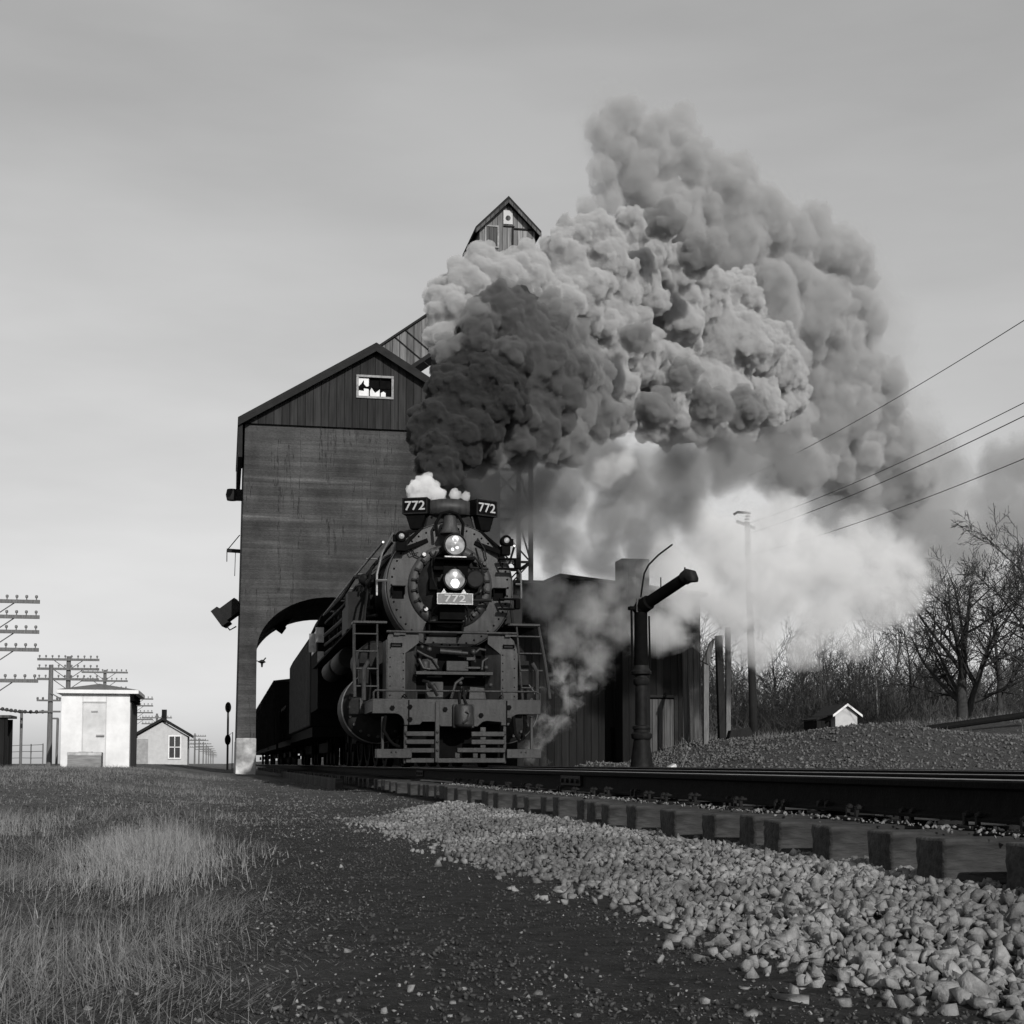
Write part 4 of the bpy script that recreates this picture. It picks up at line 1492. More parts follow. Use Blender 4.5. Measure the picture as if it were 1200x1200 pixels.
def freight_car(y, length, h, label, ribs, cat='freight car'):
    c = thing('freight_car', (TX, y, ZR), label, cat, 'freight cars behind the tender')
    b = MB()
    b.span((-1.5, 0, 1.05), (1.5, length, h))
    body = b.build('car_body', M['car'], c, 0.02)
    for k in range(ribs):
        yy = 0.05 + (length - 0.2) * k / (ribs - 1)
        for sx in (-1, 1):
            MB().span((sx * 1.5 - (0.08 if sx < 0 else 0), yy, 1.05), (sx * 1.5 + (0.08 if sx > 0 else 0), yy + 0.12, h - 0.05)).build('rib', M['car'], body)
    if h > 4:
        b = MB()
        b.prism([(-1.62, h + 0.002), (-1.62, h + 0.05), (0, h + 0.25), (1.62, h + 0.05), (1.62, h + 0.002)], -0.05, length + 0.05)
        b.build('car_roof', M['roof'], c)
    b = MB()
    b.span((-1.45, 0, 0.8), (1.45, length, 1.04))
    for cc in (1.8, length - 1.8):
        for dy in (-0.85, 0.85):
            for sx in (-1, 1):
                b.lathe([(0, -0.06), (0.40, -0.06), (0.43, 0.06), (0, 0.06)], (sx * 0.72, cc + dy, 0.43), 'X', 20, caps=False)
        for sx in (-1, 1):
            b.beam((sx * 0.92, cc - 1.1, 0.5), (sx * 0.92, cc + 1.1, 0.5), 0.1, 0.24)
    b.build('truck', M['loco_dark'], c)
    return c


freight_car(Y0 + 32.0, 13.5, 2.5, 'low dark gondola car hidden behind the tender', 9)
for k, yy in enumerate((48.2, 62.0, 75.8, 89.6)):
    freight_car(Y0 + yy, 12.8, 4.15, ['tall dark boxcar, first one seen through the arch left of the tender', 'dark boxcar second behind the tender seen through the arch',
                                      'dark boxcar third behind the tender beside the arch leg', 'farthest dark boxcar of the train at the arch leg'][k], 8)

# ------------------------------------------------------------------ coaling tower over the track
TWX, TWY = 5.64, 56.3
TW = thing('coaling_tower', (TWX, TWY, 0.1), 'tall sooty concrete coaling tower with wooden gable spanning the track', 'coaling tower')
HW, TD, EH = 4.98, 9.2, 13.62
acx = TX - TWX
prof = [(-HW - 0.1, 0), (-HW, EH), (HW, EH), (HW, 0)]
AR, ASZ, ATOP = 2.83, 4.75, 6.85
arch = [(acx + AR, 0)] + [(acx + AR * math.cos(a), ASZ + (ATOP - ASZ) * math.sin(a)) for a in [math.pi * i / 28 for i in range(29)]] + [(acx - AR, 0)]
b = MB().prism([(-HW - 0.16, 1.42), (-HW, EH), (HW, EH), (HW, 0)] + [(acx + AR, 0)] + arch[1:-1] + [(acx - AR, 1.42)], 0, TD)
b.build('concrete_body', M['concrete'], TW, 0)
b = MB().prism([(-HW - 0.20, 0), (-HW - 0.18, 1.42), (acx - AR + 0.02, 1.42), (acx - AR + 0.02, 0)], -0.03, TD + 0.02)
b.build('whitewashed_base', M['limewash'], TW, 0.03)
# vertical cracks and tie holes are in the concrete; gable above
gh = 3.0
# gable wall is proud of the concrete and has a window opening
wx0, wx1, wz0, wz1 = -0.66, 0.62, EH + 1.12, EH + 1.86
b = MB()
GB = EH - 0.15
def gz_(x):
    return EH + gh * (1 - abs(x) / (HW + 0.02))
def gpoly(xa, xb, za=None, zb=None):
    pts = []
    lo = GB if za is None else za
    pts += [(xa, lo), (xb, lo)]
    if zb is None:
        pts.append((xb, gz_(xb)))
        if xa < 0 < xb:
            pts.append((0, gz_(0)))
        pts.append((xa, gz_(xa)))
    else:
        pts += [(xb, zb), (xa, zb)]
    return pts
b.prism(gpoly(-HW - 0.015, wx0), -0.12, 0.0)
b.prism(gpoly(wx1, HW + 0.015), -0.12, 0.0)
b.prism(gpoly(wx0, wx1, None, wz0), -0.12, 0.0)
b.prism(gpoly(wx0, wx1, wz1, None), -0.12, 0.0)
b.build('gable_wall', M['gable'], TW, 0, smooth=False)
b = MB().prism([(-HW, EH), (HW, EH), (0, EH + gh)], TD - 0.1, TD)
b.build('rear_gable', M['gable'], TW)
# roof slabs
sl = gh / HW
b = MB()
for sx in (-1, 1):
    ex = HW + 0.28
    b.prism([(0, EH + gh + 0.02), (sx * ex, EH - 0.28 * sl + 0.02), (sx * ex, EH - 0.28 * sl + 0.17), (0, EH + gh + 0.19)], -0.42, TD + 0.3)
rf = b.build('roof', M['roof'], TW, 0)
b = MB()
for sx in (-1, 1):
    b.prism([(0, EH + gh - 0.16), (sx * (HW + 0.28), EH - 0.28 * sl - 0.16), (sx * (HW + 0.28), EH - 0.28 * sl + 0.01), (0, EH + gh + 0.01)], -0.45, -0.40)
b.build('bargeboard', M['roof'], rf)
b = MB()
b.span((-HW - 0.26, -0.3, EH - 1.5), (-HW - 0.10, TD, EH - 0.2))
b.build('eave_board', M['roof'], TW)
# window
b = MB()
t_ = 0.09
b.span((wx0 - t_, -0.18, wz0 - t_), (wx1 + t_, -0.122, wz0)); b.span((wx0 - t_, -0.18, wz1), (wx1 + t_, -0.122, wz1 + t_))
b.span((wx0 - t_, -0.18, wz0), (wx0, -0.122, wz1)); b.span((wx1, -0.18, wz0), (wx1 + t_, -0.122, wz1))
M['frame_white'] = mat('weathered_white_frame', 0.2, 0.85, 0.35, 8, 0.1)
M['pane_pale'] = mat('sky_pale_pane', 0.4, 0.3, 0.2, 4, 0)  # pale tone: sky reflected in the dirty broken glass, put into the colour
wf = b.build('window_frame', M['frame_white'], TW, 0.01)
b = MB()
q = random.Random(5)
for c in range(6):
    for r_i in range(2):
        xa = wx0 + (wx1 - wx0) * c / 6
        xb = wx0 + (wx1 - wx0) * (c + 1) / 6
        za = wz0 + (wz1 - wz0) * r_i / 2
        zb = wz0 + (wz1 - wz0) * (r_i + 1) / 2
        k = q.random()
        if r_i == 1:
            pts = [(xa, zb), (xa, za + 0.2 * q.random()), ((xa + xb) / 2, za + 0.25 * q.random()), (xb, za + 0.3 * q.random()), (xb, zb)]
            if k < 0.5:
                continue
        else:
            pts = [(xa, za), (xb, za), (xb, zb - 0.22 * q.random()), ((xa * q.uniform(.3, .7) + xb * 0.5), zb - 0.15 * q.random()), (xa, zb - 0.25 * q.random())]
            if k < 0.15:
                continue
        b.prism(pts, -0.09, -0.08)
b.build('broken_pane', M['pane_pale'], wf)
b = MB()
for c in range(1, 3):
    xa = wx0 + (wx1 - wx0) * c / 3
    b.span((xa - 0.02, -0.11, wz0), (xa + 0.02, -0.085, wz1))
b.span((wx0, -0.115, (wz0 + wz1) / 2 - 0.015), (wx1, -0.11, (wz0 + wz1) / 2 + 0.015))
b.span((wx0, -0.02, wz0), (wx1, -0.01, wz1))  # black sheet behind the panes stands in for the unlit interior
b.build('muntin_and_dark_back', M['loco_dark'], wf)
# fittings on the left flank: lamp, bracket with chain, chute
def loc(px, py, D=57.5):
    p = P(px, py, D)
    return Vector((p.x - TWX, p.y - TWY, p.z - 0.1))
p = loc(272, 580)
b = MB()
b.lathe([(0.0, -0.25), (0.20, -0.22), (0.25, 0.0), (0.20, 0.22), (0, 0.25)], p, 'Z', 14, caps=False)
b.box(p + Vector((0.3, 0, 0.0)), (0.5, 0.3, 0.42))
b.build('flood_lamp', M['roof'], TW)
p0, p1 = loc(266, 645), loc(281, 646)
b = MB()
b.beam(p0, p1, 0.12, 0.14)
b.tube([p0, loc(281, 627)], 0.02, 6)
b.tube([p0, p0 - Vector((0, 0, 0.45))], 0.02, 6)
b.tube([loc(276, 646), loc(275, 675)], 0.015, 6)
b.build('wall_bracket', M['roof'], TW)
pA, pB = loc(281, 708), loc(262, 722)
b = MB()
b.beam(pA, pB, 0.7, 0.55)
d = (pB - pA).normalized()
b.beam(pB - d * 0.05, pB + d * 0.25, 0.9, 0.75)
b.tube([pB + Vector((0.05, 0, -0.3)), pB + Vector((0.25, 0, -0.55)), pB + Vector((0.5, 0, -0.4))], 0.03, 6)
b.build('coal_chute', M['roof'], TW)
# chute hanging in the archway, and a small lamp bracket on the arch jamb
b = MB()
c = loc(331, 737, 62)
b.box(c + Vector((0.0, 0, 0.3)), (0.45, 0.6, 0.8), mtx=Matrix.Rotation(R(35), 3, 'Y'))
b.box(c + Vector((-0.05, 0, 0.0)), (0.3, 0.5, 0.3), mtx=Matrix.Rotation(R(35), 3, 'Y'))
b.build('hanging_chute', M['loco_dark'], TW)
b = MB()
c = loc(307, 776, 58)
b.tube([loc(299, 774, 58), c], 0.02, 6)
b.lathe([(0.03, -0.2), (0.05, -0.05), (0.16, 0.0), (0.10, 0.06), (0.02, 0.1)], c, 'Z', 10)
b.beam(c, c + Vector((0.15, 0, 0.18)), 0.05, 0.05)
b.build('bracket_lamp', M['roof'], TW)

# ------------------------------------------------------------------ head house on a steel lattice tower, with gallery
HD = 61.0
hp = P(594.5, 895, HD)
HX, HY = hp.x, hp.y
def hz(py):
    return P(594, py, HD).z
HH = thing('elevator_headhouse', (HX, HY, 0.3), 'small gabled wooden headhouse high above the smoke on a steel lattice tower', 'headhouse')
w2 = 1.2
z0, ze, zp = hz(352) - 0.3, hz(270) - 0.3, hz(236) - 0.3
b = MB()
b.prism([(-w2, z0), (w2, z0), (w2, ze), (0, zp - 0.12), (-w2, ze)], 0, 3.0)
b.build('house_wall', M['house_boards'], HH, 0, smooth=False)
b = MB()
s2 = (zp - ze) / w2
for sx in (-1, 1):
    b.prism([(0, zp), (sx * (w2 + 0.22), ze - 0.22 * s2 + 0.08), (sx * (w2 + 0.22), ze - 0.22 * s2 + 0.2), (0, zp + 0.13)], -0.3, 3.2)
rf = b.build('house_roof', M['roof'], HH)
b = MB()
for sx in (-1, 1):
    b.prism([(0, zp - 0.16), (sx * (w2 + 0.22), ze - 0.22 * s2 - 0.08), (sx * (w2 + 0.22), ze - 0.22 * s2 + 0.075), (0, zp - 0.01)], -0.32, -0.26)
b.build('bargeboard', M['grey_boards'], rf)
# window, sliding door, sign
b = MB()
wz = hz(290) - 0.3
def fr(xa, xb, za, zb, t=0.06, y=-0.05):
    b.span((xa - t, y, za - t), (xb + t, -0.003, za)); b.span((xa - t, y, zb), (xb + t, -0.003, zb + t))
    b.span((xa - t, y, za), (xa, -0.003, zb)); b.span((xb, y, za), (xb + t, -0.003, zb))
fr(-0.92, -0.44, wz, wz + 0.85)
b.build('window_frame', M['frame_white'], HH)
b = MB().span((-0.92, -0.02, wz), (-0.44, -0.004, wz + 0.85))
b.build('window_shutter', M['grey_boards'], HH)
b = MB().span((0.18, -0.06, wz - 0.35), (0.26, -0.004, wz + 0.85))
b.span((0.26, -0.06, wz + 0.80), (1.1, -0.004, wz + 0.86)); b.span((-0.18, -0.06, hz(266) - 0.3), (0.30, -0.004, hz(266) - 0.25))
b.build('door_track', M['roof'], HH)
sg = MB().span((-0.18, -0.05, hz(263) - 0.3), (0.22, -0.004, hz(247) - 0.3)).build('sign_panel', M['cream_wall'], HH)
b = MB()
b.lathe([(0, -0.07), (0.11, -0.07), (0.11, -0.052)], (0.02, 0, hz(256) - 0.3), 'Y', 16, caps=False)
b.build('sign_disc', M['grey_boards'], sg)
# lattice
b = MB()
zb_ = gz(HX, HY) - 0.3 - 0.3
for xx in (-1.05, 1.05):
    for yy in (0.2, 2.8):
        b.span((xx - 0.09, yy - 0.09, zb_), (xx + 0.09, yy + 0.09, z0))
n_ = 9
for k in range(n_):
    za, zb2 = zb_ + (z0 - zb_) * k / n_, zb_ + (z0 - zb_) * (k + 1) / n_
    for yy in (0.2, 2.8):
        b.beam((-1.05, yy, zb2), (1.05, yy, zb2), 0.1, 0.1)
        b.beam((-1.05, yy, za), (1.05, yy, zb2), 0.06, 0.06); b.beam((1.05, yy, za), (-1.05, yy, zb2), 0.06, 0.06)
    for xx in (-1.05, 1.05):
        b.beam((xx, 0.2, zb2), (xx, 2.8, zb2), 0.1, 0.1)
        b.beam((xx, 0.2, za), (xx, 2.8, zb2), 0.06, 0.06)
b.build('lattice_tower', M['dark_pole'], HH)

g0, g1 = P(440, 438, 60.5), P(572, 352, 61.8)
G = thing('conveyor_gallery', g0, 'sloping boarded conveyor gallery rising from the tower roof into the smoke', 'conveyor gallery')
d = g1 - g0
d.y = 0
b = MB().beam((0, 0, 0), d, 1.9, 1.35)
b.build('gallery_wall', M['gallery'], G, 0, smooth=False)
n_ = d.normalized()
upv = Vector((-n_.z, 0, n_.x))
b = MB()
b.beam(upv * 0.70, d + upv * 0.70, 2.15, 0.08)
b.beam(upv * -0.76, d + upv * -0.76, 2.1, 0.16)
b.build('gallery_roof', M['roof'], G)
b = MB()
for t in (0.22, 0.31):
    c = d * t
    b.beam(c + Vector((0, -1.0, 0)) + upv * 0.74, c + Vector((0.62, -1.0, 0)) + upv * -0.76, 0.03, 0.03)
b.build('gallery_brace', M['roof'], G)

# ------------------------------------------------------------------ dark sand house right of the locomotive
BD = 46.0
p0 = P(606, 893, BD)
bx0, by0 = p0.x, p0.y
bx1 = P(824, 893, BD + 1).x
bz = 0.1
BH = thing('sand_house', (bx0, by0, bz), 'long sooty plank building behind the water column, half veiled by steam', 'building')
WD = bx1 - bx0
h0 = P(655, 676, BD).z - bz
h1 = P(830, 694, BD).z - bz
b = MB()
b.prism([(0, 0), (WD, 0), (WD, h1), (1.35, h0), (0.85, h0 - 0.22), (0, h0 - 0.22)], 0, 7)
b.build('plank_wall', M['dark_boards'], BH, 0, smooth=False)
b = MB()
b.prism([(0.85, h0 - 0.1), (1.35, h0 + 0.12), (WD + 0.2, h1 + 0.1), (WD + 0.2, h1), (1.35, h0 + 0.004), (0.85, h0 - 0.2)], -0.2, 7.2)
b.prism([(-0.1, h0 - 0.21), (-0.1, h0 - 0.12), (0.84, h0 - 0.12), (0.84, h0 - 0.21)], -0.2, 7.2)
b.build('flat_roof', M['roof'], BH)
b = MB()
xd0, xd1 = P(770, 893, BD).x - bx0, P(801, 893, BD).x - bx0
b.span((xd0, -0.05, 0.0), (xd1, -0.004, P(770, 818, BD).z - bz))
dr = b.build('plank_door', M['grey_boards'], BH, 0, smooth=False)
b = MB()
b.span((xd1, -0.10, 0.0), (xd1 + 0.12, -0.004, P(770, 814, BD).z - bz)); b.span((xd0 - 0.8, -0.1, P(770, 816, BD).z - bz), (xd1, -0.004, P(770, 813, BD).z - bz))
b.build('door_frame', M['roof'], dr)
b = MB()
xx = P(672, 893, BD).x - bx0
b.span((xx, -0.06, P(670, 742, BD).z - bz), (xx + 1.2, -0.004, P(670, 739, BD).z - bz))
b.span((xx + 1.3, -0.06, 0.6), (xx + 1.42, -0.004, 1.6))
b.build('wall_batten', M['loco_dark'], BH)
b = MB()
b.span((WD - 0.62, -0.03, 0.0), (WD, -0.004, h1 - 1.2))
b.build('corner_boards', M['grey_boards'], BH, 0, smooth=False)
# stovepipe-like square flue behind it
p = P(745, 690, 45.4)
fl = MB().span((-0.45, 0, -5.5), (0.45, 0.8, 0.95)).build('square_flue', M['dark_boards'], None, 0.02, p)
tag(fl, 'dark square flue rising in the steam behind the water column', 'flue')


# ------------------------------------------------------------------ posts right of the building
def post(px, py0, py1, D, w, lean_px, m, label, cat='post', name='timber_post', depth=None):
    a, c = P(px, py1 + 4, D), P(px + lean_px, py0, D)
    a.z = min(a.z, gz(a.x, a.y) - 0.1)
    b = MB()
    b.beam(Vector((0, 0, 0)), c - a, w, depth or w, (0, 1, 0))
    o = b.build(name, m, None, 0.012, a)
    return tag(o, label, cat, 'posts beside the plank building')


po = post(827, 770, 866, 44, 0.16, 0, M['pole'], 'light grey post with an angled bracket at its top beside the building')
b = MB()
c = P(833, 752, 44) - po.location
b.prism([(c.x - 0.28, c.z - 0.62), (c.x - 0.10, c.z - 0.70), (c.x + 0.10, c.z + 0.10), (c.x - 0.05, c.z - 0.05)], c.y - 0.1, c.y + 0.05)
b.build('angled_bracket', M['grey_boards'], po)
post(846, 745, 862, 45, 0.20, -4, M['dark_pole'], 'thick dark leaning post just right of the bracket post')
post(853, 735, 868, 46, 0.15, 0, M['pole'], 'grey upright post rising into the steam right of the dark leaning post')
# dark slab of scrap leaning by the pole
p = P(868, 866, 44)
b = MB()
b.prism([(-0.5, -0.3), (0.55, -0.3), (0.25, 0.35), (-0.35, 0.25)], -0.15, 0.15)
o = b.build('scrap_plate', M['dark_pole'], None, 0.01, p)
tag(o, 'dark slanted scrap plate at the foot of the utility pole', 'scrap')


# ------------------------------------------------------------------ utility pole with wires in the steam
UD = 57.0
ub, ut = P(884, 868, UD), P(875.5, 612, UD)
UP = thing('utility_pole', ub, 'dark leaning utility pole standing in the steam with its insulators showing above', 'utility pole')
d = ut - ub
b = MB().tube([(0, 0, -0.8), d], [0.17, 0.11], 12)
b.build('pole', M['dark_pole'], UP)
b = MB()
q0 = P(860, 603, UD) - ub; q1 = P(877, 601, UD) - ub; q2 = P(879, 616, UD) - ub
b.tube([q0, q0 + Vector((0.15, 0, 0.1)), q1], 0.05, 8)
b.beam(q1 + Vector((-0.5, 0, -0.35)), q2 + Vector((0.2, 0, -0.1)), 0.08, 0.1)
b.build('cross_arm', M['dark_pole'], UP)
b = MB()
for k in range(4):
    b.lathe([(0.03, 0), (0.10, 0.01), (0.11, 0.04), (0.04, 0.08)], q1 + Vector((0.0 - 0.03 * k, 0, -0.05 - 0.12 * k)), 'Z', 12)
b.build('insulator', M['insul'], UP)


def wire(name, p0, p1, sag, r, label):
    pts = []
    for i in range(21):
        t = i / 20
        q = p0.lerp(p1, t)
        q.z -= sag * 4 * t * (1 - t)
        pts.append(q - p0)
    o = MB().tube(pts, r, 5).build(name, M['wire'], None, 0, p0)
    return tag(o, label, 'wire', 'wires from the utility pole')


wire('overhead_wire', P(877, 558, UD), P(1330, 292, 26), 0.25, 0.010, 'topmost thin wire running up to the right edge of the photo')
wire('overhead_wire', P(878, 613, UD), P(1330, 405, 26), 0.25, 0.010, 'upper of the close pair of thin wires at the right')
wire('overhead_wire', P(878, 625, UD), P(1330, 422, 27), 0.25, 0.012, 'lower of the close pair of thin wires at the right')
wire('overhead_wire', P(879, 650, UD), P(1330, 482, 27), 0.25, 0.010, 'lowest thin wire crossing the right edge above the trees')

# ------------------------------------------------------------------ water column
WDp = 36.7
wp = P(752, 897, WDp)
wz0_ = gz(wp.x, wp.y)
WC = thing('water_column', (wp.x, wp.y, wz0_), 'dark iron water column with raised spout arm beside the second track', 'water column')
kz = lambda py: P(752, py, WDp).z - wz0_
b = MB()
b.lathe([(0.32, -0.25), (0.31, 0.05), (0.20, kz(867)), (0.20, kz(865))], (0, 0, 0), 'Z', 28)
b.lathe([(0.24, kz(866)), (0.26, kz(864)), (0.26, kz(860)), (0.20, kz(858)), (0.20, kz(855)), (0.23, kz(854)), (0.22, kz(851)), (0.16, kz(850))], (0, 0, 0), 'Z', 28)
b.lathe([(0.155, kz(850.2)), (0.15, kz(803))], (0, 0, 0), 'Z', 24)
b.lathe([(0.17, kz(803)), (0.20, kz(801)), (0.20, kz(796)), (0.16, kz(794)), (0.16, kz(792)), (0.25, kz(790)), (0.26, kz(787)), (0.21, kz(784)), (0.19, kz(780))], (0, 0, 0), 'Z', 28)
b.build('column_base', M['loco'], WC)
b = MB()
b.lathe([(0.175, kz(782)), (0.165, kz(718)), (0.20, kz(716)), (0.20, kz(712)), (0.15, kz(708)), (0.08, kz(704))], (0, 0, 0), 'Z', 20)
b.tube([(-0.23, -0.02, kz(786)), (-0.25, -0.02, kz(712))], 0.03, 8)
b.tube([(0.22, -0.05, kz(784)), (0.20, -0.05, kz(722))], 0.025, 8)
b.box((-0.14, 0, kz(713)), (0.34, 0.2, 0.08))
b.build('riser_pipe', M['loco_dark'], WC)
b = MB()
for sx in (-1, 1):
    b.tube([(sx * 0.13, -0.12, kz(718)), (sx * 0.12, -0.12, kz(703)), (0.0, -0.12, kz(701))], 0.03, 8)
b.ball((-0.06, -0.14, kz(710)), 0.06, 8, 6)
b.build('yoke', M['smokebox'], WC)
dirh = Vector((0.5, -0.87, 0)).normalized()
a0 = Vector((0, 0, kz(712)))
tip = a0 + dirh * 1.5 + Vector((0, 0, 0.60))
b = MB()
ax = (tip - a0).normalized()
b.tube([a0, a0 + ax * 0.3, a0 + ax * 0.34, tip], [0.19, 0.19, 0.15, 0.145], 18)
arm = b.build('spout_arm', M['loco_dark'], WC)
b = MB()
b.tube([tip - ax * 0.02, tip + ax * 0.10 + Vector((0, 0, 0.01)), tip + ax * 0.20 + Vector((0, 0, -0.05)), tip + ax * 0.25 + Vector((0, 0, -0.16)), tip + ax * 0.25 + Vector((0, 0, -0.20))], [0.17, 0.185, 0.18, 0.165, 0.15], 18)
b.tube([tip + Vector((0, 0, 0.15)), tip + Vector((0, 0, 0.27))], 0.02, 6)
b.build('spout_elbow', M['loco'], arm)
b = MB()
m0 = a0 + ax * 0.75
b.tube([m0 + Vector((0, 0, 0.1)), m0 + Vector((0, 0, 0.42))], 0.015, 6)
b.build('arm_pin', M['loco_dark'], arm)
b = MB()
h = [Vector((-0.02, -0.1, kz(705))), Vector((0.0, -0.1, kz(700)))]
e = [P(x_, y_, WDp) - Vector((wp.x, wp.y, wz0_)) for x_, y_ in ((751, 700), (752.5, 688), (755, 672), (760, 662), (772, 650), (788, 638))]
b.tube([Vector((-0.02, 0, kz(706)))] + e, 0.022, 8)
b.build('control_rod', M['loco_dark'], WC)

# bits on the bank: a stick with a knob, a plank scrap, pale stones
p = P(797, 880, 37)
p.z = gz(p.x, p.y)
b = MB().tube([(0, 0, -0.05), (0.12, 0, 0.3), (0.22, 0, 0.52)], 0.015, 6).ball((0.24, 0, 0.56), 0.05, 8, 6)
tag(b.build('bent_rod', M['plate'], None, 0, p), 'thin bent rod with a knob sticking out of the bank right of the water column', 'rod')
p = P(785, 877, 36.9)
p.z = gz(p.x, p.y) + 0.12
o = MB().box((0, 0, 0), (0.34, 0.14, 0.1)).build('broken_block', M['limewash'], None, 0.015, p)
o.rotation_euler = (0.2, -0.45, 0.3)
tag(o, 'small pale broken block lying right of the water column base', 'block')

# dark pipeline on the slope behind the rubble
pts = [(885, 868), (960, 858.5), (1012, 852), (1060, 858), (1130, 848), (1215, 836)]
Dp = [47, 48, 49, 49, 50, 51]
w_ = [P(px, py, D) for (px, py), D in zip(pts, Dp)]
o = MB().tube([q - w_[0] for q in w_[:3]], 0.08, 10).build('iron_pipe', M['rail'], None, 0, w_[0])
tag(o, 'long dark pipe along the bank left of the small shed gable', 'pipe', 'dark pipes on the bank')
o = MB().tube([q - w_[3] for q in w_[3:]], 0.12, 10).build('iron_pipe', M['rail'], None, 0, w_[3])
tag(o, 'long dark pipe on the slope below the big bare tree', 'pipe', 'dark pipes on the bank')

# small gabled hut on the right
HDp = 60.0
p = P(992, 858, HDp)
zb_ = min(p.z, gz(p.x, p.y))
s_ = S(HDp)
H2 = thing('small_hut', (p.x, p.y, p.z + 0.10), 'tiny gabled hut with pale boarded gable beside the bare trees', 'hut')
b = MB().prism([(-0.52, -1.0), (0.52, -1.0), (0.52, 0.85), (0, 1.32), (-0.52, 0.85)], 0, 2.2)
b.build('hut_wall', M['cream_wall'], H2, 0, smooth=False)
b = MB()
for sx in (-1, 1):
    b.prism([(0, 1.34), (sx * 0.70, 0.72), (sx * 0.70, 0.80), (0, 1.42)], -0.15, 2.3)
rf = b.build('hut_roof', M['roof'], H2)
b = MB()
for sx in (-1, 1):
    b.prism([(0, 1.30), (sx * 0.70, 0.68), (sx * 0.70, 0.81), (0, 1.43)], -0.19, -0.152)
b.build('bargeboard', M['white_wall'], rf)
b = MB().span((-1.2, 0.5, -1.0), (-0.54, 2.0, 0.5))
b.prism([(-1.25, 0.51), (-1.25, 0.58), (-0.53, 0.86), (-0.53, 0.78)], 0.4, 2.1)
b.build('lean_to', M['dark_boards'], H2)
H2.scale = (0.92, 0.9, 0.75)

# ------------------------------------------------------------------ left side: white booth, crate, house, shelter, signal, poles
SD = 46.0
p = P(111, 899, SD)
s_ = S(SD)
zb_ = gz(p.x, p.y) - 0.1
zz = lambda py: P(111, py, SD).z - zb_
B = thing('white_booth', (p.x, p.y, zb_), 'white boarded trackside booth with a flat hipped roof and pale door', 'booth')
hw = 39 * s_
hh = zz(813)
dp = 3.4
b = MB().span((-hw, 0, -0.2), (hw, dp, hh))
b.build('booth_wall', M['white_wall'], B, 0.01)
b = MB().span((hw + 0.002, 0.03, -0.2), (hw + 0.03, dp, hh - 0.25))
b.build('side_cladding', M['dark_side'], B)  # side wall set darker than the white front
b = MB()
ov = 0.14
b.span((-hw - ov, -ov - 0.05, hh), (hw + ov + 0.12, dp + ov, hh + 0.12))
rf = b.build('roof_fascia', M['white_wall'], B, 0.01)
b = MB()
x0, x1, y0_, y1_ = -hw - ov, hw + ov + 0.12, -ov - 0.05, dp + ov
z1 = hh + 0.122
b.add([(x0, y0_, z1), (x1, y0_, z1), (x1, y1_, z1), (x0, y1_, z1), (0, 1.2, z1 + 0.26), (0, 2.0, z1 + 0.26)],
      [(0, 1, 4), (1, 2, 5, 4), (2, 3, 5), (3, 0, 4, 5)])
b.build('hip_roof', M['shingle'], rf)
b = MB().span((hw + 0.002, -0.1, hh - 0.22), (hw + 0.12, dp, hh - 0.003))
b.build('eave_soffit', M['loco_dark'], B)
M['booth_door'] = mat('booth_door_paint', 0.50, 0.8, 0.15, 3, 0.1, stains=0.2)
xd0, xd1 = (97 - 111) * s_, (122 - 111) * s_
b = MB().span((xd0, -0.03, 0.02), (xd1, -0.004, zz(824)))
dr = b.build('booth_door', M['booth_door'], B, 0.006)
b = MB().span((xd0 + 0.24, -0.06, zz(834.5)), (xd0 + 0.44, -0.031, zz(833)))
b.build('handle', M['door_grey'], dr)
MB().span((xd1 - 0.26, -0.09, zz(863)), (xd1 - 0.02, -0.031, zz(861))).build('handle', M['door_grey'], dr)
b = MB().span((xd0 - 0.03, -0.02, 0), (xd0 - 0.012, -0.003, hh - 0.05))
b.span((xd1 + 0.012, -0.02, 0), (xd1 + 0.03, -0.003, hh - 0.05)); b.span((xd0 - 0.03, -0.04, zz(823.5)), (xd1 + 0.03, -0.003, zz(822)))
b.build('door_trim', M['cream_wall'], B)

CD = 44.6
p = P(98.5, 899, CD)
zb_ = gz(p.x, p.y)
C_ = thing('wooden_crate', (p.x, p.y, zb_ - 0.05), 'weathered open wooden crate standing before the white booth', 'crate')
s_ = S(CD)
b = MB()
hwc, hc = 19 * s_, P(98, 881.5, CD).z - zb_ + 0.05
b.span((-hwc, 0, -0.1), (hwc, 0.05, hc)); b.span((-hwc, 0.75, -0.1), (hwc, 0.8, hc))
b.span((-hwc, 0.05, -0.1), (-hwc + 0.05, 0.75, hc)); b.span((hwc - 0.05, 0.05, -0.1), (hwc, 0.75, hc))
M['crate'] = mat('weathered_crate', 0.17, 0.9, 0.4, 4, 0.3, 15, stretch=(0.5, 1, 6))
b.build('crate_side', M['crate'], C_, 0.006)
b = MB().span((-hwc - 0.012, -0.02, hc - 0.1), (hwc + 0.012, -0.002, hc - 0.01))
b.span((-0.18, 0.1, hc - 0.12), (0.2, 0.6, hc + 0.02))
b.build('crate_rim', M['limewash'], C_)

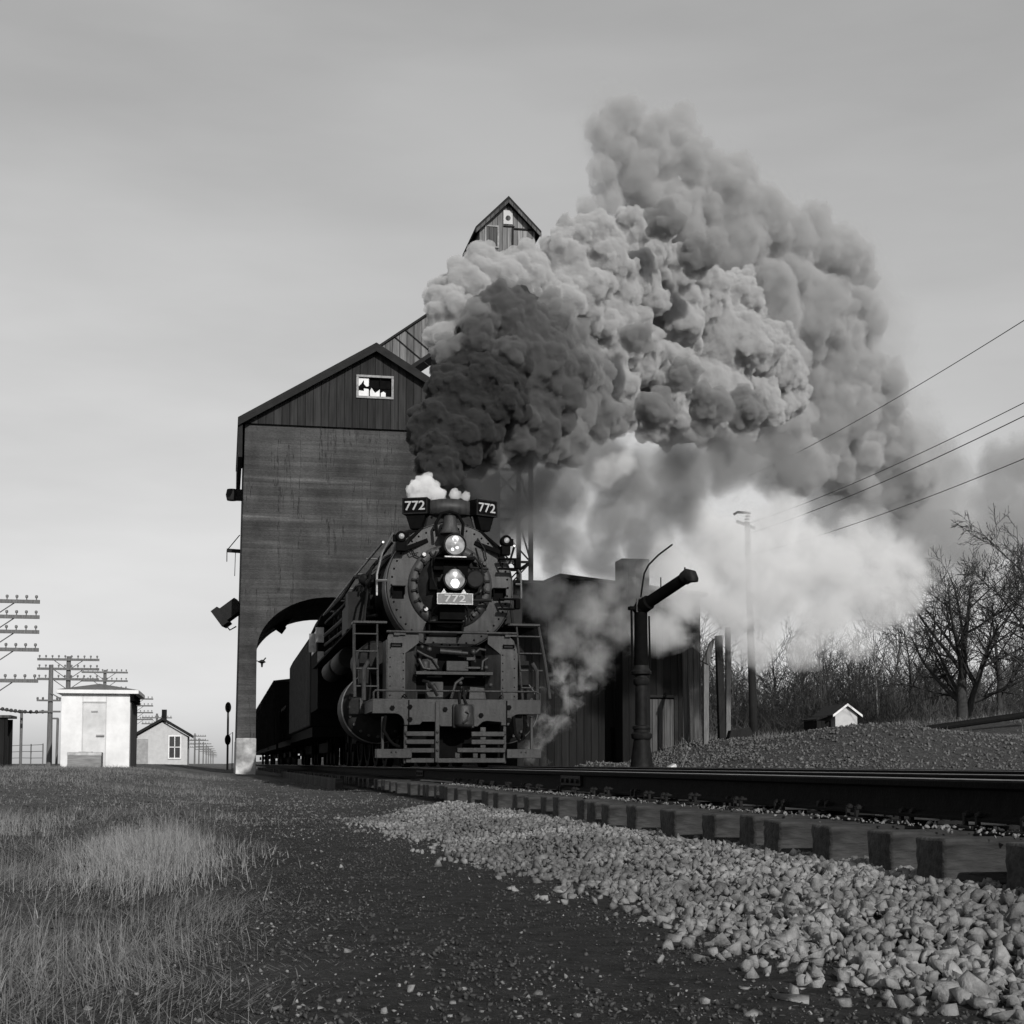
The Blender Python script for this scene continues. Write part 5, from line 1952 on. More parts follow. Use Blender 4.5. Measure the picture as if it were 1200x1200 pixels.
# little house
HD2 = 118.0
p = P(190, 896, HD2)
s_ = S(HD2)
zb_ = gz(p.x, p.y)
zz = lambda py: P(190, py, HD2).z - zb_
Hs = thing('small_house', (p.x, p.y, zb_), 'small pale gabled house with chimney beyond the white booth', 'house')
hw = 28.5 * s_
ze, zp = zz(862), zz(844)
b = MB().prism([(-hw, -0.3), (hw, -0.3), (hw, ze), (0, zp - 0.1), (-hw, ze)], 0, 7)
b.build('house_wall', M['cream_wall'], Hs, 0, smooth=False)
b = MB()
s2 = (zp - ze) / hw
for sx in (-1, 1):
    b.prism([(0, zp), (sx * (hw + 0.35), ze - 0.35 * s2 + 0.1), (sx * (hw + 0.35), ze - 0.35 * s2 + 0.32), (0, zp + 0.22)], -0.4, 7.3)
rf = b.build('house_roof', M['roof'], Hs)
b = MB().span((-0.2, 2.5, zp), (0.2, 2.9, zp + 0.95))
b.build('chimney', M['dark_boards'], rf)
xw = (204 - 190) * s_
b = MB().span((xw - 0.42, -0.06, zz(888)), (xw + 0.42, -0.004, zz(863)))
wn = b.build('window', M['glass_dark'], Hs)
b = MB()
za, zb2 = zz(888), zz(863)
for (xa, xb, z_a, z_b) in ((-0.52, -0.42, za - 0.1, zb2 + 0.1), (0.42, 0.52, za - 0.1, zb2 + 0.1), (-0.42, 0.42, za - 0.1, za), (-0.42, 0.42, zb2, zb2 + 0.1), (-0.03, 0.03, za, zb2), (-0.42, 0.42, (za + zb2) / 2 - 0.03, (za + zb2) / 2 + 0.03)):
    b.span((xw + xa, -0.09, z_a), (xw + xb, -0.061, z_b))
b.build('window_frame', M['white_wall'], wn)
xd = (167 - 190) * s_
b = MB().span((xd - 0.46, -0.05, -0.2), (xd + 0.46, -0.004, zz(866)))
b.build('house_door', M['door_grey'], Hs)

# open shelter cut by the left edge
p = P(-6, 893, 42)
zb_ = gz(p.x, p.y)
zz = lambda py: P(0, py, 42).z - zb_
O = thing('open_shelter', (p.x, p.y, zb_), 'small dark open shelter cut off by the left edge of the photo', 'shelter')
b = MB().span((-1.0, -0.1, zz(841)), (0.42, 1.2, zz(838)))
b.build('shelter_roof', M['grey_boards'], O)
b = MB()
b.span((0.10, 0, -0.2), (0.32, 0.1, zz(842))); b.span((-0.9, 1.0, -0.2), (0.32, 1.1, zz(842))); b.span((-0.9, 0.1, 0.3), (0.05, 0.9, 0.8))
b.build('shelter_post', M['dark_boards'], O)

# signal mast
SDp = 92.0
p = P(266.5, 894, SDp)
zb_ = gz(p.x, p.y)
zz = lambda py: P(266, py, SDp).z - zb_
SG = thing('railway_signal', (p.x, p.y, zb_), 'slim railway signal mast with two dark oval heads left of the tower', 'signal')
b = MB().tube([(0, 0, -0.2), (0, 0, zz(826))], 0.07, 10)
b.build('mast', M['grey_boards'], SG)
for py in (829, 867):
    b = MB()
    zc = zz(py)
    b.prism([(0.19 * math.cos(a), zc + 0.34 * math.sin(a)) for a in [2 * math.pi * k / 20 for k in range(20)]], -0.12, -0.05)
    h_ = b.build('signal_head', M['loco_dark'], SG)
    b = MB()
    for dz in (-0.16, 0.0, 0.16):
        b.lathe([(0.07, -0.28), (0.075, -0.13)], (0, 0, zc + dz), 'Y', 10, caps=False)
    b.build('hood', M['loco_dark'], h_)
b = MB().tube([(0.05, 0, zz(862)), (0.3, 0, zz(858)), (0.28, 0, -0.2)], 0.03, 6)
b.build('ladder', M['dark_pole'], SG)
# dark bush at the foot of the tower leg
q = P(274, 900, 66)


# telegraph poles in a line
def telegraph_pole(arms, top, label, detail=True):
    t = thing('telegraph_pole', (0, 0, 0), label, 'telegraph pole', 'line of telegraph poles')
    MB().tube([(0, 0, -0.4), (0, 0, top)], [0.15, 0.11], 10 if detail else 6).build('pole', M['pole'], t)
    for z in arms:
        b = MB().span((-1.53, -0.20, z - 0.06), (1.53, -0.10, z + 0.06))
        if detail:
            b.tube([(-0.7, -0.1, z - 0.05), (0, -0.1, z - 0.55)], 0.02, 4); b.tube([(0.7, -0.1, z - 0.05), (0, -0.1, z - 0.55)], 0.02, 4)
        ca = b.build('cross_arm', M['pole'], t)
        b = MB()
        for k in range(10):
            if k in (4, 5) and False:
                continue
            xk = -1.42 + 2.84 * k / 9
            if detail:
                b.lathe([(0.02, 0.06), (0.02, 0.12), (0.045, 0.13), (0.05, 0.19), (0.03, 0.22)], (xk, -0.15, z), 'Z', 6)
            else:
                b.box((xk, -0.15, z + 0.13), (0.08, 0.08, 0.14))
        b.build('insulator', M['insul'], ca)
    return t


PX = -7.95
Dk = 49.0
z_of = lambda py, D: P(100, py, D).z
g_ = lambda D: gz(PX, D)
first_pole = telegraph_pole([z_of(y_, 49) - g_(49) for y_ in (705, 723, 740.5, 761.5, 798)], z_of(690, 49) - g_(49), 'cross arms of the nearest telegraph pole reaching in from the left edge')
def place(o, px, D):
    p = P(px, 895, D)
    o.location = (p.x, p.y, gz(p.x, p.y))
    return p
place(first_pole, -13, 49)
p2 = telegraph_pole([z_of(y_, 75) - gz(-8, 75) for y_ in (773, 784, 796)], z_of(769, 75) - gz(-8, 75), 'telegraph pole with three cross arms rising behind the white booth')
place(p2, 78, 75)
p3 = telegraph_pole([z_of(y_, 100) - gz(-8, 100) for y_ in (788, 798, 808)], z_of(785, 100) - gz(-8, 100), 'telegraph pole just above the roof of the white booth')
place(p3, 121, 100)
p4 = telegraph_pole([z_of(y_, 126) - gz(-8, 126) for y_ in (819, 827, 835, 843)], z_of(812, 126) - gz(-8, 126), 'telegraph pole half hidden between the booth and the small house')
place(p4, 157, 126)
p5 = telegraph_pole([z_of(y_, 152) - gz(-8, 152) for y_ in (841, 848)], z_of(836, 152) - gz(-8, 152), 'telegraph pole behind the chimney of the small house')
place(p5, 183, 152)
dist = telegraph_pole([3.9, 3.35, 2.8], 4.3, 'distant telegraph pole in the row receding right of the small house', False)
pxs = [(228, 205), (233, 245), (238, 285), (241.5, 330), (244, 380), (246.5, 440), (248.5, 510), (250, 600)]
for k, (px, D) in enumerate(pxs):
    o = dist if k == 0 else copy_tree(dist)
    place(o, px, D)

# shorter pole with two low arms, fence and a wire line on the left
p = P(57.5, 893, 50)
zb_ = gz(p.x, p.y)
zz = lambda py: P(57, py, 50).z - zb_
SP = thing('service_pole', (p.x, p.y, zb_), 'stout short pole with two low side arms left of the white booth', 'pole')
MB().tube([(0, 0, -0.3), (0, 0, zz(779))], [0.10, 0.075], 10).build('pole', M['pole'], SP)
b = MB()
s_ = S(50)
b.span((-15 * s_, -0.14, zz(821) - 0.03), (12 * s_, -0.08, zz(821) + 0.03)); b.span((-12 * s_, -0.14, zz(834) - 0.03), (12 * s_, -0.08, zz(834) + 0.03))
b.beam((0, -0.1, zz(812)), (12 * s_, -0.1, zz(819)), 0.04, 0.04)
b.build('side_arm', M['pole'], SP)
b = MB()
for q in (-14, -8, 8, 11):
    b.lathe([(0.02, 0), (0.04, 0.04), (0.03, 0.1)], (q * s_, -0.11, zz(820.5)), 'Z', 6)
b.build('insulator', M['insul'], SP)
p = P(24, 893, 52)
zb_ = gz(p.x, p.y)
o = MB().tube([(0, 0, -0.3), (0, 0, P(24, 832, 52).z - zb_)], 0.05, 8).build('fence_post', M['pole'], None, 0, (p.x, p.y, zb_))
tag(o, 'tall thin post carrying the knobbed cable at the left', 'post', 'posts at the left edge')
p = P(66, 893, 53)
zb_ = gz(p.x, p.y)
b = MB().tube([(0, 0, -0.3), (0.02, 0, P(24, 842, 53).z - zb_)], 0.045, 8)
b.span((-0.2, -0.04, P(24, 843, 53).z - zb_), (0.04, 0.04, P(24, 841, 53).z - zb_))
tag(b.build('fence_post', M['pole'], None, 0, (p.x, p.y, zb_)), 'thin post with a short top arm close to the white booth', 'post', 'posts at the left edge')
a = P(-30, 829, 52)
pts = [P(x_, y_, 51.5) - a for x_, y_ in ((-30, 829), (0, 831), (12, 833), (24, 834.5), (40, 835), (57, 834.5))]
b = MB().tube(pts, 0.035, 6)
for k in range(12):
    i = min(int(k / 12 * 5), 4)
    t = k / 12 * 5 - i
    b.ball(pts[i].lerp(pts[i + 1], t) + Vector((0, 0, 0.02)), 0.07, 6, 4)
tag(b.build('knobbed_cable', M['wire'], None, 0, a), 'cable strung with dark knobs between thin posts at the left edge', 'cable')
fw = P(8, 893, 70)
FN = thing('wire_fence', (fw.x, fw.y, gz(fw.x, fw.y)), 'sagging wire fence on thin posts far left beyond the field', 'fence')
fpts = [P(x_, 893, 66 + 0.15 * (50 - x_)) for x_ in (-20, 8, 24, 36, 50)]
for q in fpts:
    zq = gz(q.x, q.y)
    MB().tube([(q.x - fw.x, q.y - fw.y, -0.2 + zq - gz(fw.x, fw.y)), (q.x - fw.x, q.y - fw.y, 0.95 + zq - gz(fw.x, fw.y))], 0.03, 6).build('post', M['pole'], FN)
b = MB()
for h_ in (0.3, 0.6, 0.9):
    b.tube([Vector((q.x - fw.x, q.y - fw.y, h_ + gz(q.x, q.y) - gz(fw.x, fw.y))) for q in fpts], 0.012, 4)
b.build('fence_wire', M['wire'], FN)


# ------------------------------------------------------------------ bare trees
def seg_mesh(name, segs, m, parent=None, n=4):
    """segs: (N, 8) p0 xyz, p1 xyz, r0, r1 -> open n-sided prisms"""
    s = np.array(segs, float)
    p0, p1, r0, r1 = s[:, :3], s[:, 3:6], s[:, 6], s[:, 7]
    d = p1 - p0
    d /= np.linalg.norm(d, axis=1)[:, None] + 1e-9
    a = np.where(np.abs(d[:, 2:3]) < 0.9, np.array([[0, 0, 1.0]]), np.array([[1.0, 0, 0]]))
    e1 = np.cross(d, a)
    e1 /= np.linalg.norm(e1, axis=1)[:, None]
    e2 = np.cross(d, e1)
    ring0, ring1 = [], []
    for j in range(n):
        t = 2 * np.pi * j / n
        o = e1 * math.cos(t) + e2 * math.sin(t)
        ring0.append(p0 + o * r0[:, None])
        ring1.append(p1 + o * r1[:, None])
    v = np.stack(ring0 + ring1, 1).reshape(-1, 3)
    q = np.array([[j, (j + 1) % n, n + (j + 1) % n, n + j] for j in range(n)])
    f = (q[None] + (np.arange(len(s)) * 2 * n)[:, None, None]).reshape(-1, 4)
    return npmesh(name, v, f, m, parent, smooth=True)


def grow(rng, p, d, L, r, depth, out, up=0.12, kids=(7, 6, 5, 4), wob=0.12, minr=0.006, lo=0.25, ang=(0.45, 0.95), lf=(0.45, 0.7)):
    n = 5 if depth > 0 else 7
    pts = [p]
    q = d.copy()
    rr = [r]
    for i in range(n):
        q = q + np.array([rng.gauss(0, wob), rng.gauss(0, wob), rng.gauss(0, wob) + up])
        q /= np.linalg.norm(q)
        pts.append(pts[-1] + q * L / n)
        rr.append(max(minr * 0.8, r * (1 - 0.80 * (i + 1) / n)))
    for i in range(n):
        out.append((depth, *pts[i], *pts[i + 1], rr[i], rr[i + 1]))
    if depth >= len(kids):
        return
    for k in range(kids[depth]):
        t = lo + (1 - lo) * (k + rng.random()) / kids[depth]
        i = min(int(t * n), n - 1)
        b0 = pts[i] + (pts[i + 1] - pts[i]) * (t * n - i)
        dd = (pts[i + 1] - pts[i])
        dd /= np.linalg.norm(dd)
        a = rng.uniform(*ang)
        side = np.cross(dd, np.array([rng.gauss(0, 1), rng.gauss(0, 1), rng.gauss(0, 1)]))
        side /= np.linalg.norm(side) + 1e-9
        nd = dd * math.cos(a) + side * math.sin(a)
        rad = (rr[i] + (rr[i + 1] - rr[i]) * (t * n - i))
        grow(rng, b0, nd, L * rng.uniform(*(lf if depth == 0 else (0.42, 0.68))) * (1.15 - 0.5 * t), max(minr, rad * 0.58), depth + 1, out, up, kids, wob, minr, 0.15, ang, lf)


def bare_tree(px, py, D, H, r, seed, label, kids=(9, 6, 5, 4), lean=(0, 0), lo=0.22, m='bark', name='bare_tree', up=0.10, ang=(0.45, 0.95), group='bare trees at the right', minr=0.007, fork=0, lf=(0.45, 0.7)):
    rng = random.Random(seed)
    p = P(px, py, D)
    z = min(p.z, gz(p.x, p.y)) - 0.2
    out = []
    d0 = np.array([lean[0], lean[1], 1.0])
    d0 /= np.linalg.norm(d0)
    grow(rng, np.zeros(3), d0, H, r, 0, out, up * 0.5, kids, 0.06, minr, lo, ang, lf)
    for k in range(fork):
        fd = np.array([0.35 + 0.15 * k, 0.1, 1.0])
        fd /= np.linalg.norm(fd)
        grow(rng, np.array([0.12, 0, 0.05]), fd, H * 0.85, r * 0.7, 0, out, up * 0.5, kids, 0.07, minr, lo, ang, lf)
    t = thing(name, (p.x, p.y, z), label, 'tree', group)
    tr = [s[1:] for s in out if s[0] <= 0]
    br = [s[1:] for s in out if s[0] > 0]
    seg_mesh('trunk', tr, M[m], t, 8)
    if br:
        seg_mesh('crown', br, M[m], t, 4)
    return t


bare_tree(1128, 842, 58, 4.9, 0.25, 4, 'largest bare tree with spreading limbs near the right edge', kids=(10, 6, 5, 4), lo=0.10, fork=1, minr=0.010, ang=(0.5, 1.05), lf=(0.72, 1.0), up=0.07)
bare_tree(1232, 840, 54, 5.9, 0.22, 9, 'bare tree whose branches reach in from the right edge', kids=(11, 7, 5, 4), lo=0.12, lean=(-0.12, 0), minr=0.010, ang=(0.5, 1.0), lf=(0.55, 0.85))
bare_tree(1172, 842, 66, 5.2, 0.16, 15, 'slender bare tree between the big tree and the right edge', kids=(11, 6, 5, 3), lo=0.2, minr=0.009)
bare_tree(1066, 850, 72, 5.2, 0.09, 22, 'thin bare tree left of the big bare tree', kids=(10, 5, 4), lo=0.3, minr=0.009)
bare_tree(1042, 852, 76, 5.6, 0.08, 23, 'slim pale sapling with a bare top right of the small hut', kids=(10, 5, 4), lo=0.35, m='bark_pale', minr=0.009)
bare_tree(1030, 852, 70, 4.9, 0.07, 26, 'pale leaning sapling trunk just right of the small hut', kids=(8, 5, 3), lo=0.45, m='bark_pale', lean=(-0.1, 0), minr=0.009)
bare_tree(938, 862, 80, 4.2, 0.09, 31, 'pale forked sapling left of the small hut', kids=(8, 5, 3), lo=0.35, m='bark_pale', minr=0.009)
bare_tree(912, 862, 84, 5.6, 0.10, 33, 'bare tree in the thicket right of the utility pole', kids=(12, 6, 4), lo=0.25, minr=0.009)
bare_tree(1006, 856, 92, 5.2, 0.12, 36, 'bare tree behind the small hut', kids=(12, 6, 4), lo=0.25, minr=0.009)
bare_tree(965, 860, 95, 5.8, 0.12, 39, 'bare tree in the thicket behind the lean-to of the hut', kids=(12, 6, 4), lo=0.25, minr=0.009)
bare_tree(1095, 848, 90, 5.6, 0.12, 41, 'bare tree standing behind and left of the big tree', kids=(12, 6, 4), lo=0.2, minr=0.009)

# thicket of saplings: one mass
rng = random.Random(77)
segs = []
for k in range(2600):
    px = rng.uniform(740, 1260)
    D = rng.uniform(68, 115)
    p = P(px, 860, D)
    z = gz(p.x, p.y)
    edge = 1.0 if px > 880 else 1.35
    h = rng.uniform(1.2, 4.3) * (0.75 + 0.6 * vnoise(np.array([px / 40.0]), np.array([2.0]))[0]) * edge
    q = np.array([p.x, p.y, z - 0.1])
    d = np.array([rng.gauss(0, 0.10), rng.gauss(0, 0.1), 1.0])
    r = rng.uniform(0.012, 0.035)
    n_ = 4
    for i in range(n_):
        d = d + np.array([rng.gauss(0, 0.08), rng.gauss(0, 0.08), 0.05])
        d /= np.linalg.norm(d)
        q2 = q + d * h / n_
        segs.append((*q, *q2, r * (1 - 0.2 * i), r * (0.8 - 0.2 * i) + 0.006))
        if i >= 1 or rng.random() < 0.5:
            for j in range(3):
                s_ = np.array([rng.gauss(0, 0.6), rng.gauss(0, 0.6), rng.uniform(0.3, 0.9)])
                s_ /= np.linalg.norm(s_)
                e = q + (q2 - q) * rng.random()
                e2 = e + s_ * h * rng.uniform(0.12, 0.32)
                segs.append((*e, *e2, 0.012, 0.007))
                for w in range(2):
                    s2_ = s_ + np.array([rng.gauss(0, 0.4), rng.gauss(0, 0.4), rng.gauss(0.1, 0.3)])
                    s2_ /= np.linalg.norm(s2_)
                    e3 = e + (e2 - e) * rng.uniform(0.3, 0.9)
                    segs.append((*e3, *(e3 + s2_ * h * rng.uniform(0.06, 0.16)), 0.009, 0.006))
        q = q2
o = seg_mesh('sapling_thicket', segs, M['thicket'], None, 3)
tag(o, 'grey thicket of bare saplings along the back of the right bank', 'thicket', kind='stuff')
# low brush on the ground under it
segs = []
for k in range(14000):
    px = rng.uniform(750, 1260)
    D = rng.uniform(65, 100)
    p = P(px, 860, D)
    z = gz(p.x, p.y)
    q = np.array([p.x, p.y, z - 0.05])
    d = np.array([rng.gauss(0, 0.6), rng.gauss(0, 0.6), rng.uniform(0.4, 1.2)])
    segs.append((*q, *(q + d * rng.uniform(0.3, 1.3)), 0.016, 0.007))
o = seg_mesh('brush', segs, M['thicket'], None, 3)
tag(o, 'low tangled brush under the bare trees', 'brush', kind='stuff')


# ------------------------------------------------------------------ smoke
def vol_mat(name, dens, albedo, aniso=0.0, noise=None):
    """even smoke inside a modelled cloud shape; noise = (scale, lo, hi) for ragged steam"""
    m = bpy.data.materials.new(name)
    m.use_nodes = True
    t = m.node_tree
    t.nodes.clear()
    o = t.nodes.new('ShaderNodeOutputMaterial')
    v = t.nodes.new('ShaderNodeVolumePrincipled')
    v.inputs['Color'].default_value = (albedo, albedo, albedo, 1)
    v.inputs['Density'].default_value = dens
    v.inputs['Anisotropy'].default_value = aniso
    t.links.new(v.outputs[0], o.inputs['Volume'])
    if noise:
        tc = t.nodes.new('ShaderNodeTexCoord')
        no = t.nodes.new('ShaderNodeTexNoise')
        no.inputs['Scale'].default_value = noise[0]
        no.inputs['Detail'].default_value = 3
        no.inputs['Roughness'].default_value = 0.6
        t.links.new(tc.outputs['Object'], no.inputs['Vector'])
        mr = t.nodes.new('ShaderNodeMapRange')
        mr.inputs[1].default_value = noise[1]
        mr.inputs[2].default_value = noise[2]
        mr.inputs[3].default_value = 0
        mr.inputs[4].default_value = dens
        t.links.new(no.outputs[0], mr.inputs[0])
        t.links.new(mr.outputs[0], v.inputs['Density'])
    return m


def rnd_dirs(rs, n):
    d = rs.normal(size=(n, 3))
    return d / np.linalg.norm(d, axis=1)[:, None]


def billow(name, balls, voxel, seed, m, parent=None, l1=18, l2=9, l3=0, r1=0.42, r2=0.42, disp=0.0, dscale=1.0, amp2=0.0):
    """cauliflower cloud: spheres carry smaller spheres that carry smaller ones, fused into one skin"""
    rs = np.random.RandomState(seed)
    C = np.array([b[:3] for b in balls])
    Rr = np.array([b[3] for b in balls])
    Rr = Rr * 0.88
    cs, rr = [C], [Rr]
    small = None
    c1 = np.repeat(C, l1, 0)
    R1 = np.repeat(Rr, l1)
    d = rnd_dirs(rs, len(c1))
    q1 = R1 * r1 * rs.uniform(0.55, 1.15, len(c1))
    p1 = c1 + d * (R1 * rs.uniform(0.78, 0.98, len(c1)))[:, None]
    cs.append(p1); rr.append(q1)
    if l2:
        # keep only those near the outside of the union
        def outside(p, q, C_, R_):
            k = np.ones(len(p), bool)
            for c, r in zip(C_, R_):
                k &= np.linalg.norm(p - c, axis=1) > r - q * 0.6
            return k
        k = outside(p1, q1, C, Rr)
        p1, q1 = p1[k], q1[k]
        c2 = np.repeat(p1, l2, 0)
        R2 = np.repeat(q1, l2)
        d = rnd_dirs(rs, len(c2))
        q2 = R2 * r2 * rs.uniform(0.5, 1.2, len(c2))
        p2 = c2 + d * (R2 * rs.uniform(0.8, 1.0, len(c2)))[:, None]
        k = outside(p2, q2, C, Rr)
        p2, q2 = p2[k], q2[k]
        cs.append(p2); rr.append(q2)
        if l3:
            c3 = np.repeat(p2, l3, 0)
            R3 = np.repeat(q2, l3)
            d = rnd_dirs(rs, len(c3))
            q3 = R3 * 0.45 * rs.uniform(0.6, 1.2, len(c3))
            p3 = c3 + d * (R3 * rs.uniform(0.8, 1.0, len(c3)))[:, None]
            k = q3 > voxel * 0.8
            small = (p3[k], q3[k])
    c = np.concatenate(cs)
    r = np.concatenate(rr)
    k = r > voxel * 0.9
    c, r = c[k], r[k]
    bv, bf = ICO2
    v = (bv[None] * r[:, None, None] + c[:, None, :]).reshape(-1, 3)
    f = (bf[None] + (np.arange(len(c)) * len(bv))[:, None, None]).reshape(-1, 3)
    if small is not None:
        sv, sf = ICO1
        v3 = (sv[None] * small[1][:, None, None] + small[0][:, None, :]).reshape(-1, 3)
        f3 = (sf[None] + (np.arange(len(small[0])) * len(sv))[:, None, None]).reshape(-1, 3) + len(v)
        v = np.concatenate([v, v3])
        f = np.concatenate([f, f3])
    tmp = npmesh('tmp_cloud', v, f, None)
    md = tmp.modifiers.new('r', 'REMESH')
    md.mode = 'VOXEL'
    md.voxel_size = voxel
    if disp:
        for (sc_, am) in ((dscale, disp), (dscale * 0.4, disp * 0.45)):
            tx = bpy.data.textures.new('d', 'CLOUDS')
            tx.noise_scale = sc_
            tx.noise_depth = 2
            dm = tmp.modifiers.new('d', 'DISPLACE')
            dm.texture = tx
            dm.texture_coords = 'GLOBAL'
            dm.strength = am * 2
            dm.mid_level = 0.5
    sm_ = tmp.modifiers.new('s', 'SMOOTH')
    sm_.factor = 0.4
    sm_.iterations = 1
    dg = bpy.context.evaluated_depsgraph_get()
    me = bpy.data.meshes.new_from_object(tmp.evaluated_get(dg))
    bpy.data.objects.remove(tmp)
    me.name = name
    me.materials.clear()
    me.materials.append(m)
    me.shade_smooth()
    o = bpy.data.objects.new(name, me)
    COL.objects.link(o)
    if parent is not None:
        o.parent = parent
    return o


def B3(lst, Df):
    out = []
    for t in lst:
        px, py, rp = t[:3]
        D = Df(px, py) if len(t) < 4 else t[3]
        p = P(px, py, D)
        out.append((p.x, p.y, p.z, rp * S(D)))
    return out


PL0 = P(519, 575, 27.6)
plume = thing('smoke_plume', PL0, 'huge smoke plume from the stack, black at its foot and pale grey further right', 'smoke')


def to_plume(o, label):
    o.parent = plume
    o.matrix_parent_inverse = Matrix.Translation(-PL0)
    o['label'] = label


Dd = lambda px, py: 27.6 + max(0, 575 - py) * 0.012
black = B3([(517, 562, 20), (515, 548, 26), (512, 528, 30), (516, 505, 34), (530, 482, 40), (548, 462, 46), (556, 430, 44), (572, 408, 46), (592, 382, 40),
            (580, 445, 46), (585, 475, 36), (555, 505, 32), (500, 500, 24), (540, 520, 28)], Dd)
o = billow('black_smoke', black, 0.034, 1, vol_mat('black_smoke', 20.0, 0.12), disp=0.05, dscale=0.20, l1=22, l2=20, l3=10)
to_plume(o, 'dense black smoke column bursting from the locomotive stack')

Dl = lambda px, py: 29.5 + max(0, px - 520) * 0.045
light = B3([(525, 365, 30), (515, 395, 20), (540, 340, 32), (575, 330, 40), (612, 325, 42), (655, 300, 30), (690, 278, 34), (662, 345, 50), (700, 320, 50), (742, 282, 40),
            (706, 380, 56), (735, 340, 50), (700, 440, 46), (680, 480, 32), (720, 470, 32), (772, 322, 40), (780, 380, 52), (805, 345, 44), (770, 440, 46), (735, 420, 46),
            (830, 400, 60), (820, 460, 52), (780, 485, 34), (850, 360, 44), (880, 420, 54), (870, 475, 44), (905, 455, 40), (730, 485, 22), (840, 500, 30), (640, 370, 44), (600, 360, 40)], Dl)
o = billow('pale_smoke', light, 0.045, 2, vol_mat('pale_smoke', 8.0, 0.66), disp=0.10, dscale=0.30, l1=22, l2=20, l3=9)
to_plume(o, 'thick pale billowing smoke plume drifting right from the black column')

Du = lambda px, py: 41 + max(0, px - 700) * 0.055
upper = B3([(703, 152, 20), (706, 200, 20), (716, 232, 24), (690, 246, 20), (800, 132, 16), (728, 142, 30), (722, 175, 26), (755, 165, 36), (742, 205, 34), (790, 200, 44), (795, 150, 26), (780, 250, 48), (830, 230, 48), (860, 210, 34), (880, 262, 46),
            (840, 290, 56), (905, 300, 52), (945, 285, 44), (975, 310, 46), (930, 360, 62), (985, 370, 50), (1000, 330, 28), (890, 370, 60), (960, 430, 60), (905, 430, 50),
            (1005, 440, 44), (1020, 480, 40), (960, 490, 56), (910, 500, 46), (1040, 520, 40), (990, 540, 44), (1060, 560, 36), (940, 545, 40)], Du)
o = billow('rear_smoke', upper, 0.085, 3, vol_mat('grey_smoke', 1.9, 0.58), disp=0.22, dscale=0.6, l1=22, l2=18, l3=7)
to_plume(o, 'grey smoke rising high behind the pale billows at the upper right')


dark = B3([(612, 392, 42), (606, 436, 50), (636, 425, 42), (646, 458, 42), (622, 490, 36), (595, 500, 34), (570, 520, 24), (668, 440, 30), (590, 362, 30), (560, 390, 26), (640, 395, 30), (655, 490, 26), (630, 510, 22)], lambda px, py: 28.9 + max(0, px - 560) * 0.012)
o = billow('dark_smoke', dark, 0.04, 11, vol_mat('dark_smoke', 9.0, 0.24), disp=0.07, dscale=0.22, l1=22, l2=20, l3=9)
to_plume(o, 'dark grey smoke rolling off the right side of the black column')

mixed = B3([(655, 400, 36), (668, 430, 40), (690, 455, 34), (672, 480, 34), (640, 505, 30), (640, 372, 32), (600, 352, 26), (560, 372, 24), (530, 410, 22), (700, 490, 30),
            (610, 525, 28), (660, 520, 30), (570, 540, 24), (715, 490, 24), (770, 480, 26), (830, 478, 28), (875, 480, 26), (745, 395, 20), (800, 440, 22), (780, 260, 24), (820, 300, 24)], lambda px, py: 29.0 + max(0, px - 560) * 0.036)
o = billow('mixed_smoke', mixed, 0.045, 9, vol_mat('mixed_smoke', 6.0, 0.40), disp=0.09, dscale=0.28, l1=22, l2=18, l3=8)
to_plume(o, 'mid grey smoke where the black column blends into the pale plume')


